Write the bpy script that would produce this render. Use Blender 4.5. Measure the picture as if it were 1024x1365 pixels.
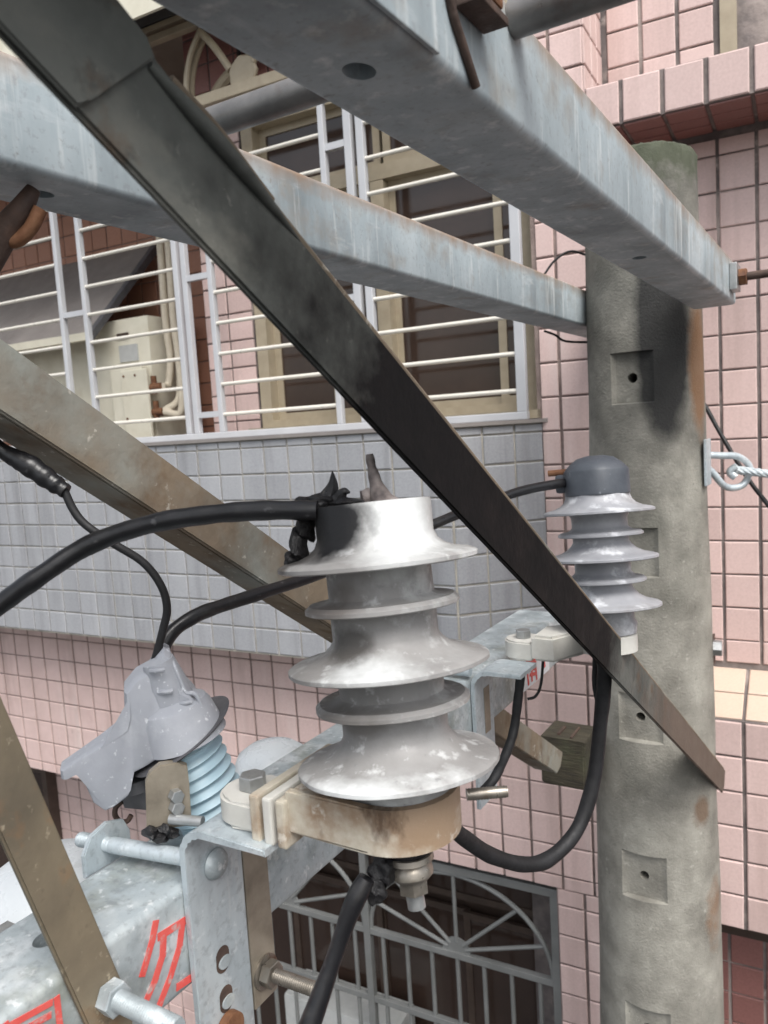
import bpy, bmesh, math, random
from mathutils import Vector, Matrix
R = math.radians
random.seed(7)
for o in list(bpy.data.objects): bpy.data.objects.remove(o)
scene = bpy.context.scene
col = scene.collection
CAM_H = 5.2                      # camera height above the alley floor
# ------------------------------------------------------------------ camera
PITCH, ROLL, FPX = R(-6.0), R(3.5), 1040.0
cam_d = bpy.data.cameras.new('camera'); cam = bpy.data.objects.new('camera', cam_d); col.objects.link(cam)
cf = Vector((0, math.cos(PITCH), math.sin(PITCH))); r0 = Vector((1, 0, 0)); u0 = r0.cross(cf)
cr = r0 * math.cos(ROLL) - u0 * math.sin(ROLL); cu = cr.cross(cf)
cam.matrix_world = Matrix(((cr.x, cu.x, -cf.x, 0), (cr.y, cu.y, -cf.y, 0), (cr.z, cu.z, -cf.z, CAM_H), (0, 0, 0, 1)))
cam_d.sensor_fit = 'HORIZONTAL'; cam_d.sensor_width = 36; cam_d.lens = FPX / 1024 * 36
cam_d.clip_start = 0.02; cam_d.clip_end = 600
cam_d.dof.use_dof = True; cam_d.dof.focus_distance = 0.85; cam_d.dof.aperture_fstop = 15
scene.camera = cam
# ------------------------------------------------------------------ light
w = bpy.data.worlds.new('World'); scene.world = w; w.use_nodes = True
nt = w.node_tree; nt.nodes.clear()
sky = nt.nodes.new('ShaderNodeTexSky'); sky.sky_type = 'NISHITA'; sky.sun_disc = False
SUN_EL, SUN_AZ = R(56), R(162)   # azimuth clockwise from +Y (behind the camera, to its right)
sky.sun_elevation = SUN_EL; sky.sun_rotation = SUN_AZ; sky.air_density = 1.2; sky.dust_density = 4.0; sky.ozone_density = 1.0
hs = nt.nodes.new('ShaderNodeHueSaturation'); hs.inputs['Saturation'].default_value = 0.35
bg = nt.nodes.new('ShaderNodeBackground'); bg.inputs['Strength'].default_value = 0.115
wo = nt.nodes.new('ShaderNodeOutputWorld')
nt.links.new(sky.outputs[0], hs.inputs['Color']); nt.links.new(hs.outputs[0], bg.inputs[0]); nt.links.new(bg.outputs[0], wo.inputs[0])
sd = bpy.data.lights.new('sun', 'SUN'); sd.energy = 1.5; sd.angle = R(35); sd.color = (1, .975, .94)
so = bpy.data.objects.new('sun', sd); col.objects.link(so)
sv = Vector((math.sin(SUN_AZ) * math.cos(SUN_EL), math.cos(SUN_AZ) * math.cos(SUN_EL), math.sin(SUN_EL)))
so.rotation_euler = sv.to_track_quat('Z', 'Y').to_euler(); so.location = (0, 0, 12)
vs = scene.view_settings; vs.view_transform = 'Standard'; vs.look = 'None'; vs.exposure = 1.0; vs.gamma = 1; vs.use_curve_mapping = False

# ------------------------------------------------------------------ frames
# K: crossarm frame (x = n across the arms, y = a along the arms, z = h above the camera)
# B: building frame (x = s along the facade, y = d behind the facade, z = h above the camera)
KM = Matrix.Translation((0, 0, CAM_H)) @ Matrix.Rotation(R(-31.3), 4, 'Z')
BM = Matrix.Translation((0, 0, CAM_H)) @ Matrix.Rotation(R(-28.5), 4, 'Z') @ Matrix.Translation((0, 2.4, 0))
ORG = {}
def tag(o, label=None, cat=None, group=None, kind=None):
    if label: o['label'] = label
    if cat: o['category'] = cat
    if group: o['group'] = group
    if kind: o['kind'] = kind
    return o
def thing(name, label, cat, frame, org, group=None):
    o = bpy.data.objects.new(name, None); col.objects.link(o); o.empty_display_size = .05
    o.matrix_world = frame @ Matrix.Translation(org); ORG[o.name] = Vector(org)
    return tag(o, label, cat, group)
def root_of(o):
    while o.parent: o = o.parent
    return o
def mk(name, bm, mat, parent=None, frame=None, org=(0, 0, 0), smooth=False, keep=False):
    """bm is in frame coordinates; with a parent the parent's thing origin is used."""
    if parent is not None: org = ORG[root_of(parent).name]
    if not keep: bmesh.ops.recalc_face_normals(bm, faces=bm.faces)
    bmesh.ops.translate(bm, verts=bm.verts, vec=-Vector(org))
    me = bpy.data.meshes.new(name); bm.to_mesh(me); bm.free()
    if smooth:
        for p in me.polygons: p.use_smooth = True
        try: me.set_sharp_from_angle(angle=R(smooth if smooth is not True else 40))
        except Exception: pass
    me.materials.append(mat)
    o = bpy.data.objects.new(name, me); col.objects.link(o)
    if parent is not None: o.parent = parent
    else:
        o.matrix_world = frame @ Matrix.Translation(org); ORG[o.name] = Vector(org)
    return o
# ------------------------------------------------------------------ shapes
def NB(): return bmesh.new()
def box(bm, x0, x1, y0, y1, z0, z1, bev=0, mtx=None):
    g = bmesh.ops.create_cube(bm, size=1)['verts']
    for v in g: v.co = Vector((x0 if v.co.x < 0 else x1, y0 if v.co.y < 0 else y1, z0 if v.co.z < 0 else z1))
    if bev:
        es = set(e for v in g for e in v.link_edges)
        rr = bmesh.ops.bevel(bm, geom=list(es), offset=bev, segments=2, affect='EDGES', profile=.6)
        g = list(set(g) | set(rr['verts'])); g = [v for v in g if v.is_valid]
    if mtx: 
        for v in g: v.co = mtx @ v.co
    return g
def catmull(pts, n=8):
    P = [Vector(p) for p in pts]; P = [P[0] * 2 - P[1]] + P + [P[-1] * 2 - P[-2]]; out = []
    for i in range(1, len(P) - 2):
        for k in range(n):
            t = k / n; a, b, c, d = P[i - 1], P[i], P[i + 1], P[i + 2]
            out.append(.5 * ((2 * b) + (c - a) * t + (2 * a - 5 * b + 4 * c - d) * t * t + (3 * b - a - 3 * c + d) * t ** 3))
    out.append(P[-2]); return out
def tube(bm, pts, rad, seg=12, smooth=0, closed=False):
    P = catmull(pts, smooth) if smooth else [Vector(p) for p in pts]
    n = len(P); rings = []; up = None
    for i, p in enumerate(P):
        if closed: t = (P[(i + 1) % n] - P[i - 1]).normalized()
        else: t = (P[min(i + 1, n - 1)] - P[max(i - 1, 0)]).normalized()
        if up is None:
            up = Vector((0, 0, 1)) if abs(t.z) < .9 else Vector((1, 0, 0))
        up = (up - t * up.dot(t)).normalized(); sd_ = t.cross(up)
        rr = rad(i / (n - 1)) if callable(rad) else rad
        rings.append([bm.verts.new(p + (up * math.cos(2 * math.pi * k / seg) + sd_ * math.sin(2 * math.pi * k / seg)) * rr) for k in range(seg)])
    m = n if closed else n - 1
    for i in range(m):
        a, b = rings[i], rings[(i + 1) % n]
        for k in range(seg): bm.faces.new((a[k], a[(k + 1) % seg], b[(k + 1) % seg], b[k]))
    if not closed:
        bm.faces.new(rings[0][::-1]); bm.faces.new(rings[-1])
    return bm
def lathe(bm, prof, seg=48, mtx=None, wob=None):
    rings = []
    for r, z in prof:
        ring = []
        for k in range(seg):
            t = 2 * math.pi * k / seg; q = r * (wob(t, z) if wob else 1)
            v = Vector((q * math.cos(t), q * math.sin(t), z))
            ring.append(bm.verts.new(mtx @ v if mtx else v))
        rings.append(ring)
    for a, b in zip(rings, rings[1:]):
        for k in range(seg): bm.faces.new((a[k], a[(k + 1) % seg], b[(k + 1) % seg], b[k]))
    bm.faces.new(rings[0][::-1]); bm.faces.new(rings[-1])
    return bm
def prism(bm, poly, f, t0, t1, bev=0):
    """poly: 2-D outline, f(u, v, t) -> point"""
    a = [bm.verts.new(f(u, v, t0)) for u, v in poly]; b = [bm.verts.new(f(u, v, t1)) for u, v in poly]
    fs = [bm.faces.new(a[::-1]), bm.faces.new(b)]
    n = len(poly)
    for k in range(n): fs.append(bm.faces.new((a[k], a[(k + 1) % n], b[(k + 1) % n], b[k])))
    if bev:
        es = list(set(fs[0].edges) | set(fs[1].edges))
        bmesh.ops.bevel(bm, geom=es, offset=bev, segments=2, affect='EDGES')
    return bm
def hexa(bm, c, axis, r, l, seg=6):
    q = Vector(axis).normalized().to_track_quat('Z', 'Y').to_matrix().to_4x4()
    lathe(bm, [(r * .9, 0), (r, .06 * l), (r, .94 * l), (r * .9, l)], seg, Matrix.Translation(c) @ q); return bm
def rod(bm, p0, p1, r, seg=14): return tube(bm, [p0, p1], r, seg)
def threaded(bm, p0, p1, r, pitch=.0022):
    d = Vector(p1) - Vector(p0); L = d.length; n = max(3, int(L / pitch)); prof = []
    for i in range(n): prof += [(r, i * L / n), (r * .87, (i + .5) * L / n)]
    prof.append((r * .9, L))
    lathe(bm, prof, 14, Matrix.Translation(p0) @ d.to_track_quat('Z', 'Y').to_matrix().to_4x4()); return bm
def rhs(bm, n0, n1, h0, h1, a0, a1, rad=.007, holes=()):
    """rolled hollow arm along a; holes: (side 'b' or 't', a, half length, half width)"""
    corners = [(n1 - rad, h0 + rad, -90), (n1 - rad, h1 - rad, 0), (n0 + rad, h1 - rad, 90), (n0 + rad, h0 + rad, 180)]
    sec = []
    for cx, cy, st in corners:
        for k in range(5):
            t = R(st + k * 22.5); sec.append((cx + rad * math.cos(t), cy + rad * math.sin(t)))
    A = [bm.verts.new((x, a0, z)) for x, z in sec]; B = [bm.verts.new((x, a1, z)) for x, z in sec]
    m = len(sec)
    for k in range(m):
        k2 = (k + 1) % m
        side = 't' if k == 9 else ('b' if k == 19 else '')
        hs_ = sorted([q for q in holes if q[0] == side], key=lambda q: q[1])
        if not hs_: bm.faces.new((A[k], A[k2], B[k2], B[k])); continue
        z = sec[k][1]; sgn = 1 if side == 'b' else -1
        xl, xr = sorted((sec[k][0], sec[k2][0])); pos = a0
        for _, ha, hl, hw in hs_:
            s_ = (xr - xl) / 2
            bm.faces.new([bm.verts.new(p) for p in ((xl, pos, z), (xr, pos, z), (xr, ha - s_, z), (xl, ha - s_, z))])
            N = 32; inn = []; out = []; dp = []; cx = (xl + xr) / 2
            for i in range(N):
                t = 2 * math.pi * i / N; c, s = math.cos(t), math.sin(t); mx = max(abs(c), abs(s))
                inn.append(bm.verts.new((cx + hw * c, ha + hl * s, z))); out.append(bm.verts.new((cx + s_ * c / mx, ha + s_ * s / mx, z)))
                dp.append(bm.verts.new((cx + hw * c, ha + hl * s, z + sgn * .06)))
            for i in range(N):
                j = (i + 1) % N
                bm.faces.new((inn[i], inn[j], out[j], out[i])); bm.faces.new((inn[i], inn[j], dp[j], dp[i]))
            bm.faces.new(dp); pos = ha + s_
        bm.faces.new([bm.verts.new(p) for p in ((xl, pos, z), (xr, pos, z), (xr, a1, z), (xl, a1, z))])
    bm.faces.new(A); bm.faces.new(B)
    return bm
# ------------------------------------------------------------------ materials
def mat(name, cols, scale=12., stretch=(1, 1, 1), rough=.5, rvar=.12, metal=0., bump=.1, bscale=90., layers=(), spots=(), rnd=0., spec=.5, detail=6, emit=None):
    m = bpy.data.materials.new(name); m.use_nodes = True; t = m.node_tree; N = t.nodes; L = t.links
    p = N['Principled BSDF']
    tc = N.new('ShaderNodeTexCoord'); base = tc.outputs['Object']
    oi = N.new('ShaderNodeObjectInfo')
    if rnd:
        mu = N.new('ShaderNodeMath'); mu.operation = 'MULTIPLY'; mu.inputs[1].default_value = 57.3; L.new(oi.outputs['Random'], mu.inputs[0])
        va = N.new('ShaderNodeVectorMath'); va.operation = 'ADD'; L.new(base, va.inputs[0]); L.new(mu.outputs[0], va.inputs[1]); base = va.outputs[0]
    geo = N.new('ShaderNodeNewGeometry')
    def noise(sc, st=(1, 1, 1), det=6, ro=.6, world=False):
        mp = N.new('ShaderNodeMapping'); mp.inputs['Scale'].default_value = st; L.new(geo.outputs['Position'] if world else base, mp.inputs['Vector'])
        n = N.new('ShaderNodeTexNoise'); n.inputs['Scale'].default_value = sc; n.inputs['Detail'].default_value = det; n.inputs['Roughness'].default_value = ro
        L.new(mp.outputs[0], n.inputs['Vector']); return n.outputs['Fac']
    def ramp(fac, stops):
        r = N.new('ShaderNodeValToRGB'); cr_ = r.color_ramp
        while len(cr_.elements) > 1: cr_.elements.remove(cr_.elements[-1])
        for i, (q, c) in enumerate(stops):
            e = cr_.elements[0] if i == 0 else cr_.elements.new(q)
            e.position = q; e.color = (c, c, c, 1) if isinstance(c, (int, float)) else (*c, 1)
        L.new(fac, r.inputs[0]); return r.outputs[0]
    def mixc(fac, a, b):
        mx = N.new('ShaderNodeMix'); mx.data_type = 'RGBA'; L.new(fac, mx.inputs[0]); L.new(a, mx.inputs[6])
        if isinstance(b, tuple): mx.inputs[7].default_value = (*b, 1)
        else: L.new(b, mx.inputs[7])
        return mx.outputs[2]
    cs = [(.28 + .44 * i / max(1, len(cols) - 1), c) for i, c in enumerate(cols)]
    c = ramp(noise(scale, stretch, detail), cs)
    rough_sock = None
    for ly in layers:
        f = ramp(noise(ly.get('scale', 30), ly.get('stretch', (1, 1, 1)), ly.get('det', 6), world=ly.get('world', False)), [(ly['lo'], 0.), (ly['hi'], ly.get('amt', 1.))])
        c = mixc(f, c, ly['c'])
    for s in spots:
        vm = N.new('ShaderNodeVectorMath'); vm.operation = 'SUBTRACT'; L.new(tc.outputs['Object'], vm.inputs[0]); vm.inputs[1].default_value = s['at']
        vd = N.new('ShaderNodeVectorMath'); vd.operation = 'DIVIDE'; L.new(vm.outputs[0], vd.inputs[0]); vd.inputs[1].default_value = s['r']
        ln = N.new('ShaderNodeVectorMath'); ln.operation = 'LENGTH'; L.new(vd.outputs[0], ln.inputs[0])
        ns = N.new('ShaderNodeMath'); ns.operation = 'MULTIPLY_ADD'; L.new(noise(s.get('ns', 40)), ns.inputs[0]); ns.inputs[1].default_value = s.get('na', .8); L.new(ln.outputs['Value'], ns.inputs[2])
        o = s.get('na', .8) * .5
        f = ramp(ns.outputs[0], [(max(0., s.get('in', .6) + o), s.get('amt', 1.)), (1. + o, 0.)]) if 1. + o <= 1 else None
        if f is None:
            mr = N.new('ShaderNodeMapRange'); L.new(ns.outputs[0], mr.inputs[0])
            mr.inputs[1].default_value = s.get('in', .6) + o; mr.inputs[2].default_value = 1 + o; mr.inputs[3].default_value = s.get('amt', 1.); mr.inputs[4].default_value = 0
            f = mr.outputs[0]
        c = mixc(f, c, s['c'])
    if rnd:
        hv = N.new('ShaderNodeHueSaturation'); L.new(c, hv.inputs['Color'])
        mr = N.new('ShaderNodeMapRange'); L.new(oi.outputs['Random'], mr.inputs[0]); mr.inputs[3].default_value = 1 - rnd; mr.inputs[4].default_value = 1 + rnd
        L.new(mr.outputs[0], hv.inputs['Value']); c = hv.outputs[0]
    L.new(c, p.inputs['Base Color'])
    mr = N.new('ShaderNodeMapRange'); L.new(noise(scale * 2.3, stretch), mr.inputs[0]); mr.inputs[1].default_value = .3; mr.inputs[2].default_value = .7
    mr.inputs[3].default_value = max(.02, rough - rvar); mr.inputs[4].default_value = min(1, rough + rvar); L.new(mr.outputs[0], p.inputs['Roughness'])
    p.inputs['Metallic'].default_value = metal; p.inputs['Specular IOR Level'].default_value = spec
    if bump:
        b = N.new('ShaderNodeBump'); b.inputs['Strength'].default_value = bump; b.inputs['Distance'].default_value = .004
        L.new(noise(bscale, stretch), b.inputs['Height']); L.new(b.outputs[0], p.inputs['Normal'])
    return m
RUST = (.16, .07, .03)
M = {}
M['galv'] = mat('galvanised_steel', [(.36, .41, .44), (.50, .56, .59), (.62, .66, .67)], 22, (1, 1, .35), rough=.5, metal=.35, bump=.12,
    layers=[dict(c=(.30, .26, .20), scale=9, lo=.58, hi=.78, amt=.55), dict(c=(.75, .76, .74), scale=60, stretch=(1, 1, .15), lo=.6, hi=.75, amt=.5), dict(c=(.26, .29, .31), scale=140, lo=.52, hi=.66, amt=.45), dict(c=(.74, .78, .80), scale=95, lo=.58, hi=.68, amt=.5), dict(c=(.17, .13, .09), scale=45, lo=.66, hi=.74, amt=.6)])
M['galv_dirty'] = mat('dirty_galvanised_steel', [(.22, .25, .26), (.42, .47, .49), (.56, .60, .60)], 16, rough=.55, metal=.3, bump=.15,
    layers=[dict(c=(.20, .20, .13), scale=14, lo=.52, hi=.72, amt=.7), dict(c=(.70, .73, .74), scale=30, lo=.52, hi=.68, amt=.65), dict(c=(.24, .26, .27), scale=130, lo=.54, hi=.66, amt=.5), dict(c=(.80, .82, .82), scale=90, lo=.60, hi=.68, amt=.55)])
M['beam'] = mat('weathered_galvanised_arm', [(.20, .235, .25), (.35, .405, .43), (.49, .545, .565)], 8, (1, 1, .35), rough=.6, metal=.08, spec=.25, bump=.1,
    layers=[dict(c=(.20, .165, .12), scale=5, stretch=(1, 1, 2.2), lo=.58, hi=.80, amt=.6), dict(c=(.80, .82, .80), scale=40, stretch=(1, 1, .10), lo=.56, hi=.74, amt=.6), dict(c=(.26, .235, .20), scale=13, lo=.56, hi=.70, amt=.65), dict(c=(.16, .14, .12), scale=70, lo=.64, hi=.74, amt=.6), dict(c=(.24, .25, .26), scale=150, lo=.54, hi=.66, amt=.4), dict(c=(.66, .69, .70), scale=28, stretch=(1, .25, 1), lo=.60, hi=.72, amt=.4)],
    spots=[dict(at=(0, -.8, .100), r=(5, 5, .034), c=(.24, .155, .095), na=1.3, ns=26, amt=.8, **{'in': .3})])
M['char'] = mat('sooty_painted_steel', [(.06, .065, .06), (.10, .106, .098), (.14, .144, .13)], 9, rough=.75, metal=.0, spec=.2, bump=.25,
    layers=[dict(c=(.19, .185, .16), scale=13, stretch=(1, .6, 1), lo=.54, hi=.70, amt=.6), dict(c=(.035, .036, .034), scale=40, lo=.56, hi=.68, amt=.6), dict(c=(.22, .22, .20), scale=120, lo=.64, hi=.72, amt=.5), dict(c=(.10, .055, .03), scale=22, lo=.58, hi=.72, amt=.6)],
    spots=[dict(at=(0, .52, -.32), r=(.3, .52, .42), c=(.0025, .0025, .003), na=.9, ns=13, **{'in': .65}),
           dict(at=(0, 1.55, -.98), r=(.3, .75, .6), c=(.12, .085, .065), na=1.0, ns=22, amt=.8)])
M['brace'] = mat('dirty_beige_steel', [(.105, .09, .07), (.19, .15, .11), (.28, .22, .155)], 7, rough=.8, metal=.0, spec=.2, bump=.25,
    layers=[dict(c=(.30, .33, .31), scale=5, lo=.5, hi=.7, amt=.7), dict(c=(.13, .08, .045), scale=16, lo=.54, hi=.70, amt=.75), dict(c=(.52, .49, .43), scale=60, lo=.64, hi=.72, amt=.7)])
M['goldrust'] = mat('ochre_rusted_steel', [(.115, .095, .068), (.19, .155, .105), (.27, .22, .15)], 8, rough=.7, metal=.05, bump=.15,
    layers=[dict(c=(.16, .15, .11), scale=7, lo=.5, hi=.72, amt=.7), dict(c=(.24, .12, .05), scale=22, lo=.54, hi=.70, amt=.65), dict(c=(.09, .075, .055), scale=60, lo=.60, hi=.70, amt=.7), dict(c=(.42, .36, .26), scale=110, lo=.62, hi=.70, amt=.6)])
M['pipe'] = mat('grey_steel_pipe', [(.10, .10, .10), (.17, .165, .16), (.23, .22, .21)], 20, rough=.38, metal=.5, bump=.1, layers=[dict(c=(.10, .06, .04), scale=25, lo=.56, hi=.72, amt=.6)])
M['rust'] = mat('rusty_iron', [(.07, .03, .02), (.17, .075, .035), (.25, .13, .07)], 40, rough=.8, metal=.1, bump=.4)
M['darkrust'] = mat('dark_rusty_iron', [(.035, .02, .015), (.07, .045, .035), (.12, .07, .05)], 30, rough=.75, metal=.1, bump=.4)
M['bolt'] = mat('zinc_bolt', [(.30, .31, .31), (.45, .46, .46)], 60, rough=.4, metal=.7, bump=.1, layers=[dict(c=RUST, scale=50, lo=.62, hi=.75, amt=.6)])
M['bolt_brown'] = mat('tarnished_bolt', [(.20, .18, .15), (.34, .31, .27)], 60, rough=.36, metal=.7, bump=.1, layers=[dict(c=RUST, scale=40, lo=.56, hi=.72, amt=.7)])
M['brownplate'] = mat('tarnished_steel_plate', [(.22, .19, .15), (.33, .29, .23), (.42, .37, .30)], 25, rough=.48, metal=.45, bump=.1)
M['concrete'] = mat('weathered_concrete', [(.13, .122, .104), (.235, .225, .195), (.35, .338, .295)], 9, rough=.92, bump=.6, bscale=170, detail=12,
    layers=[dict(c=(.105, .105, .088), scale=5, stretch=(1, 1, .5), lo=.5, hi=.70, amt=.7), dict(c=(.46, .45, .40), scale=55, lo=.62, hi=.74, amt=.55), dict(c=(.06, .06, .055), scale=120, lo=.66, hi=.72, amt=.7)],
    spots=[dict(at=(0, 0, CAM_H + .42), r=(.4, .4, .75), c=(.085, .085, .075), na=1.2, ns=9, amt=.75, **{'in': .2}),
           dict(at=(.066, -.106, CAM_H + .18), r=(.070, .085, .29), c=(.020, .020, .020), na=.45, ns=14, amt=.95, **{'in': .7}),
           dict(at=(0, 0, CAM_H + .62), r=(.4, .4, .12), c=(.05, .06, .035), na=1.2, ns=30, amt=.85),
           dict(at=(.122, -.030, CAM_H + .10), r=(.040, .050, .20), c=(.20, .10, .045), na=.5, ns=25, amt=.85, **{'in': .6}),
           dict(at=(.115, -.07, CAM_H - .97), r=(.035, .035, .05), c=(.12, .07, .04), na=.6, ns=40, amt=.8),
           dict(at=(.13, -.03, CAM_H - 1.25), r=(.03, .05, .14), c=(.20, .11, .06), na=.9, ns=25, amt=.7)])
M['tape'] = mat('black_rubber_cable', [(.004, .004, .005), (.010, .010, .012)], 30, rough=.36, rvar=.1, bump=.08, bscale=140, layers=[dict(c=(.10, .10, .105), scale=80, lo=.64, hi=.72, amt=.6), dict(c=(.05, .048, .045), scale=25, lo=.55, hi=.72, amt=.6)])
M['matteblack'] = mat('matte_black_cable', [(.005, .005, .0055), (.014, .014, .016)], 40, rough=.6, bump=.15)
M['charred'] = mat('charred_plastic', [(.004, .004, .005), (.018, .017, .018)], 60, rough=.45, rvar=.2, bump=.8, bscale=120)
M['ash'] = mat('burnt_metal', [(.06, .05, .05), (.20, .17, .16), (.34, .31, .30)], 60, rough=.7, metal=.3, bump=.6)
M['frp'] = mat('scorched_beige_bracket', [(.42, .38, .30), (.52, .48, .40), (.60, .56, .48)], 18, rough=.6, bump=.15,
    layers=[dict(c=(.24, .14, .07), scale=16, lo=.44, hi=.60, amt=.8), dict(c=(.07, .038, .02), scale=22, stretch=(1, 1, .5), lo=.55, hi=.65, amt=.85), dict(c=(.70, .67, .60), scale=60, lo=.62, hi=.70, amt=.6)])
M['frp_clean'] = mat('off_white_bracket', [(.50, .49, .45), (.62, .61, .57)], 25, rough=.55, bump=.12, layers=[dict(c=(.34, .32, .27), scale=14, lo=.56, hi=.75, amt=.6)])
M['cap'] = mat('dark_blue_grey_cap', [(.045, .052, .065), (.075, .085, .10)], 30, rough=.5, bump=.15, layers=[dict(c=(.22, .24, .27), scale=90, lo=.64, hi=.72, amt=.6)])
M['cover'] = mat('grey_silicone_cover', [(.30, .315, .35), (.38, .395, .43)], 14, rough=.55, bump=.1, layers=[dict(c=(.70, .72, .74), scale=170, lo=.63, hi=.68, amt=.75), dict(c=(.24, .25, .28), scale=9, lo=.48, hi=.72, amt=.6), dict(c=(.50, .515, .54), scale=22, lo=.56, hi=.72, amt=.5)])
M['coverdark'] = mat('dark_grey_skirt', [(.06, .06, .065), (.10, .10, .11)], 30, rough=.5, bump=.1)
M['blue'] = mat('pale_blue_silicone', [(.38, .54, .63), (.48, .63, .70)], 18, rough=.42, bump=.05, layers=[dict(c=(.62, .70, .73), scale=60, lo=.62, hi=.72, amt=.5)])
M['white'] = mat('white_porcelain', [(.50, .53, .55), (.60, .63, .64)], 12, rough=.3, bump=.03, layers=[dict(c=(.40, .40, .38), scale=20, lo=.56, hi=.74, amt=.5)])
M['red'] = mat('red_paint', [(.62, .07, .06), (.72, .13, .11)], 60, rough=.6, bump=.05, layers=[dict(c=(.45, .40, .38), scale=90, lo=.56, hi=.66, amt=.75)])
M['paper'] = mat('white_label', [(.70, .70, .72), (.78, .78, .78)], 40, rough=.6, bump=.03)
M['wood'] = mat('rotten_wood', [(.018, .015, .010), (.038, .032, .02), (.065, .055, .035)], 14, (1, 6, 6), rough=.9, bump=.7, bscale=40, layers=[dict(c=(.06, .065, .035), scale=18, lo=.5, hi=.7, amt=.6)])
M['pink'] = mat('pink_glazed_tile', [(.575, .43, .40), (.625, .47, .44), (.665, .505, .475)], 14, rough=.40, rvar=.14, bump=.05, bscale=40, rnd=.09,
    layers=[dict(c=(.46, .30, .285), scale=9, lo=.56, hi=.8, amt=.4), dict(c=(.72, .62, .58), scale=5, lo=.6, hi=.85, amt=.3), dict(c=(.40, .29, .26), scale=2.6, stretch=(4, 4, .3), lo=.52, hi=.72, amt=.55, world=True), dict(c=(.78, .70, .66), scale=1.7, stretch=(4, 4, .5), lo=.58, hi=.76, amt=.45, world=True)])
M['peach'] = mat('peach_glazed_tile', [(.58, .44, .35), (.64, .50, .40)], 14, rough=.4, bump=.03, rnd=.05)
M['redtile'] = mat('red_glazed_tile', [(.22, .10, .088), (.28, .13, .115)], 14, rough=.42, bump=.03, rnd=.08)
M['terra'] = mat('terracotta_tile', [(.40, .19, .125), (.47, .24, .165)], 14, rough=.55, bump=.04, rnd=.06)
M['grey'] = mat('grey_glazed_tile', [(.27, .278, .295), (.315, .322, .34), (.35, .357, .372)], 14, rough=.38, rvar=.1, bump=.03, bscale=40, rnd=.07,
    layers=[dict(c=(.20, .205, .22), scale=8, lo=.58, hi=.8, amt=.4), dict(c=(.42, .43, .44), scale=1.8, stretch=(4, 4, .6), lo=.52, hi=.74, amt=.5, world=True), dict(c=(.15, .15, .155), scale=3.2, stretch=(5, 5, .3), lo=.53, hi=.72, amt=.55, world=True)])
M['grout_dark'] = mat('dark_grout', [(.08, .07, .068), (.15, .13, .125), (.26, .22, .205)], 9, rough=.95, bump=.5, layers=[dict(c=(.40, .34, .31), scale=3, lo=.50, hi=.62, amt=.85), dict(c=(.55, .48, .44), scale=8, lo=.62, hi=.70, amt=.7)])
M['grout_mid'] = mat('brown_grout', [(.12, .09, .085), (.22, .17, .155), (.36, .29, .26)], 9, rough=.95, bump=.5, layers=[dict(c=(.06, .055, .055), scale=3, lo=.54, hi=.66, amt=.8), dict(c=(.55, .47, .43), scale=6, lo=.60, hi=.70, amt=.7)])
M['grout_light'] = mat('cream_grout', [(.30, .28, .25), (.46, .43, .37), (.58, .54, .47)], 9, rough=.95, bump=.5)
M['grillew'] = mat('brushed_stainless_tube', [(.66, .63, .56), (.74, .71, .64)], 6, rough=.35, metal=.15, bump=0)
M['grillep'] = mat('grey_painted_post', [(.44, .45, .47), (.52, .53, .55)], 6, rough=.45, metal=.1, bump=0)
M['grilled'] = mat('dull_steel_grille', [(.16, .165, .16), (.23, .235, .23)], 8, rough=.4, metal=.2, bump=0)
M['cream'] = mat('cream_aluminium', [(.33, .28, .20), (.41, .35, .255)], 20, rough=.45, bump=.03, layers=[dict(c=(.30, .24, .17), scale=12, lo=.58, hi=.75, amt=.5)])
M['glassb'] = mat('brown_window_glass', [(.035, .022, .017), (.05, .032, .025)], 5, rough=.10, rvar=.06, bump=0, spec=.6)
M['brownframe'] = mat('brown_window_frame', [(.05, .034, .026), (.08, .055, .042)], 20, rough=.5, bump=.05)
M['ac'] = mat('aged_white_casing', [(.60, .57, .46), (.70, .67, .56)], 9, rough=.5, bump=.03, layers=[dict(c=(.42, .36, .25), scale=7, lo=.55, hi=.8, amt=.5)])
M['acgrey'] = mat('grey_label', [(.42, .43, .42), (.50, .51, .50)], 30, rough=.5, bump=.02)
M['canopy'] = mat('dusty_sheet_metal', [(.22, .20, .19), (.29, .265, .25)], 6, rough=.55, metal=.2, bump=.05, layers=[dict(c=(.42, .40, .37), scale=40, lo=.64, hi=.72, amt=.5)])
M['plaster'] = mat('dim_plaster', [(.22, .18, .15), (.30, .25, .21)], 6, rough=.9, bump=.2)
M['pipew'] = mat('cream_pipe_wrap', [(.52, .46, .36), (.64, .58, .47)], 30, rough=.7, bump=.15)
M['asphalt'] = mat('asphalt', [(.035, .035, .037), (.06, .06, .062)], 8, rough=.95, bump=.4)
# ------------------------------------------------------------------ ground
bm = NB(); box(bm, -200, 200, -200, 200, -CAM_H - .3, -CAM_H)
tag(mk('ground', bm, M['asphalt'], frame=Matrix.Translation((0, 0, CAM_H)), org=(0, 0, -CAM_H)), kind='structure')
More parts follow.
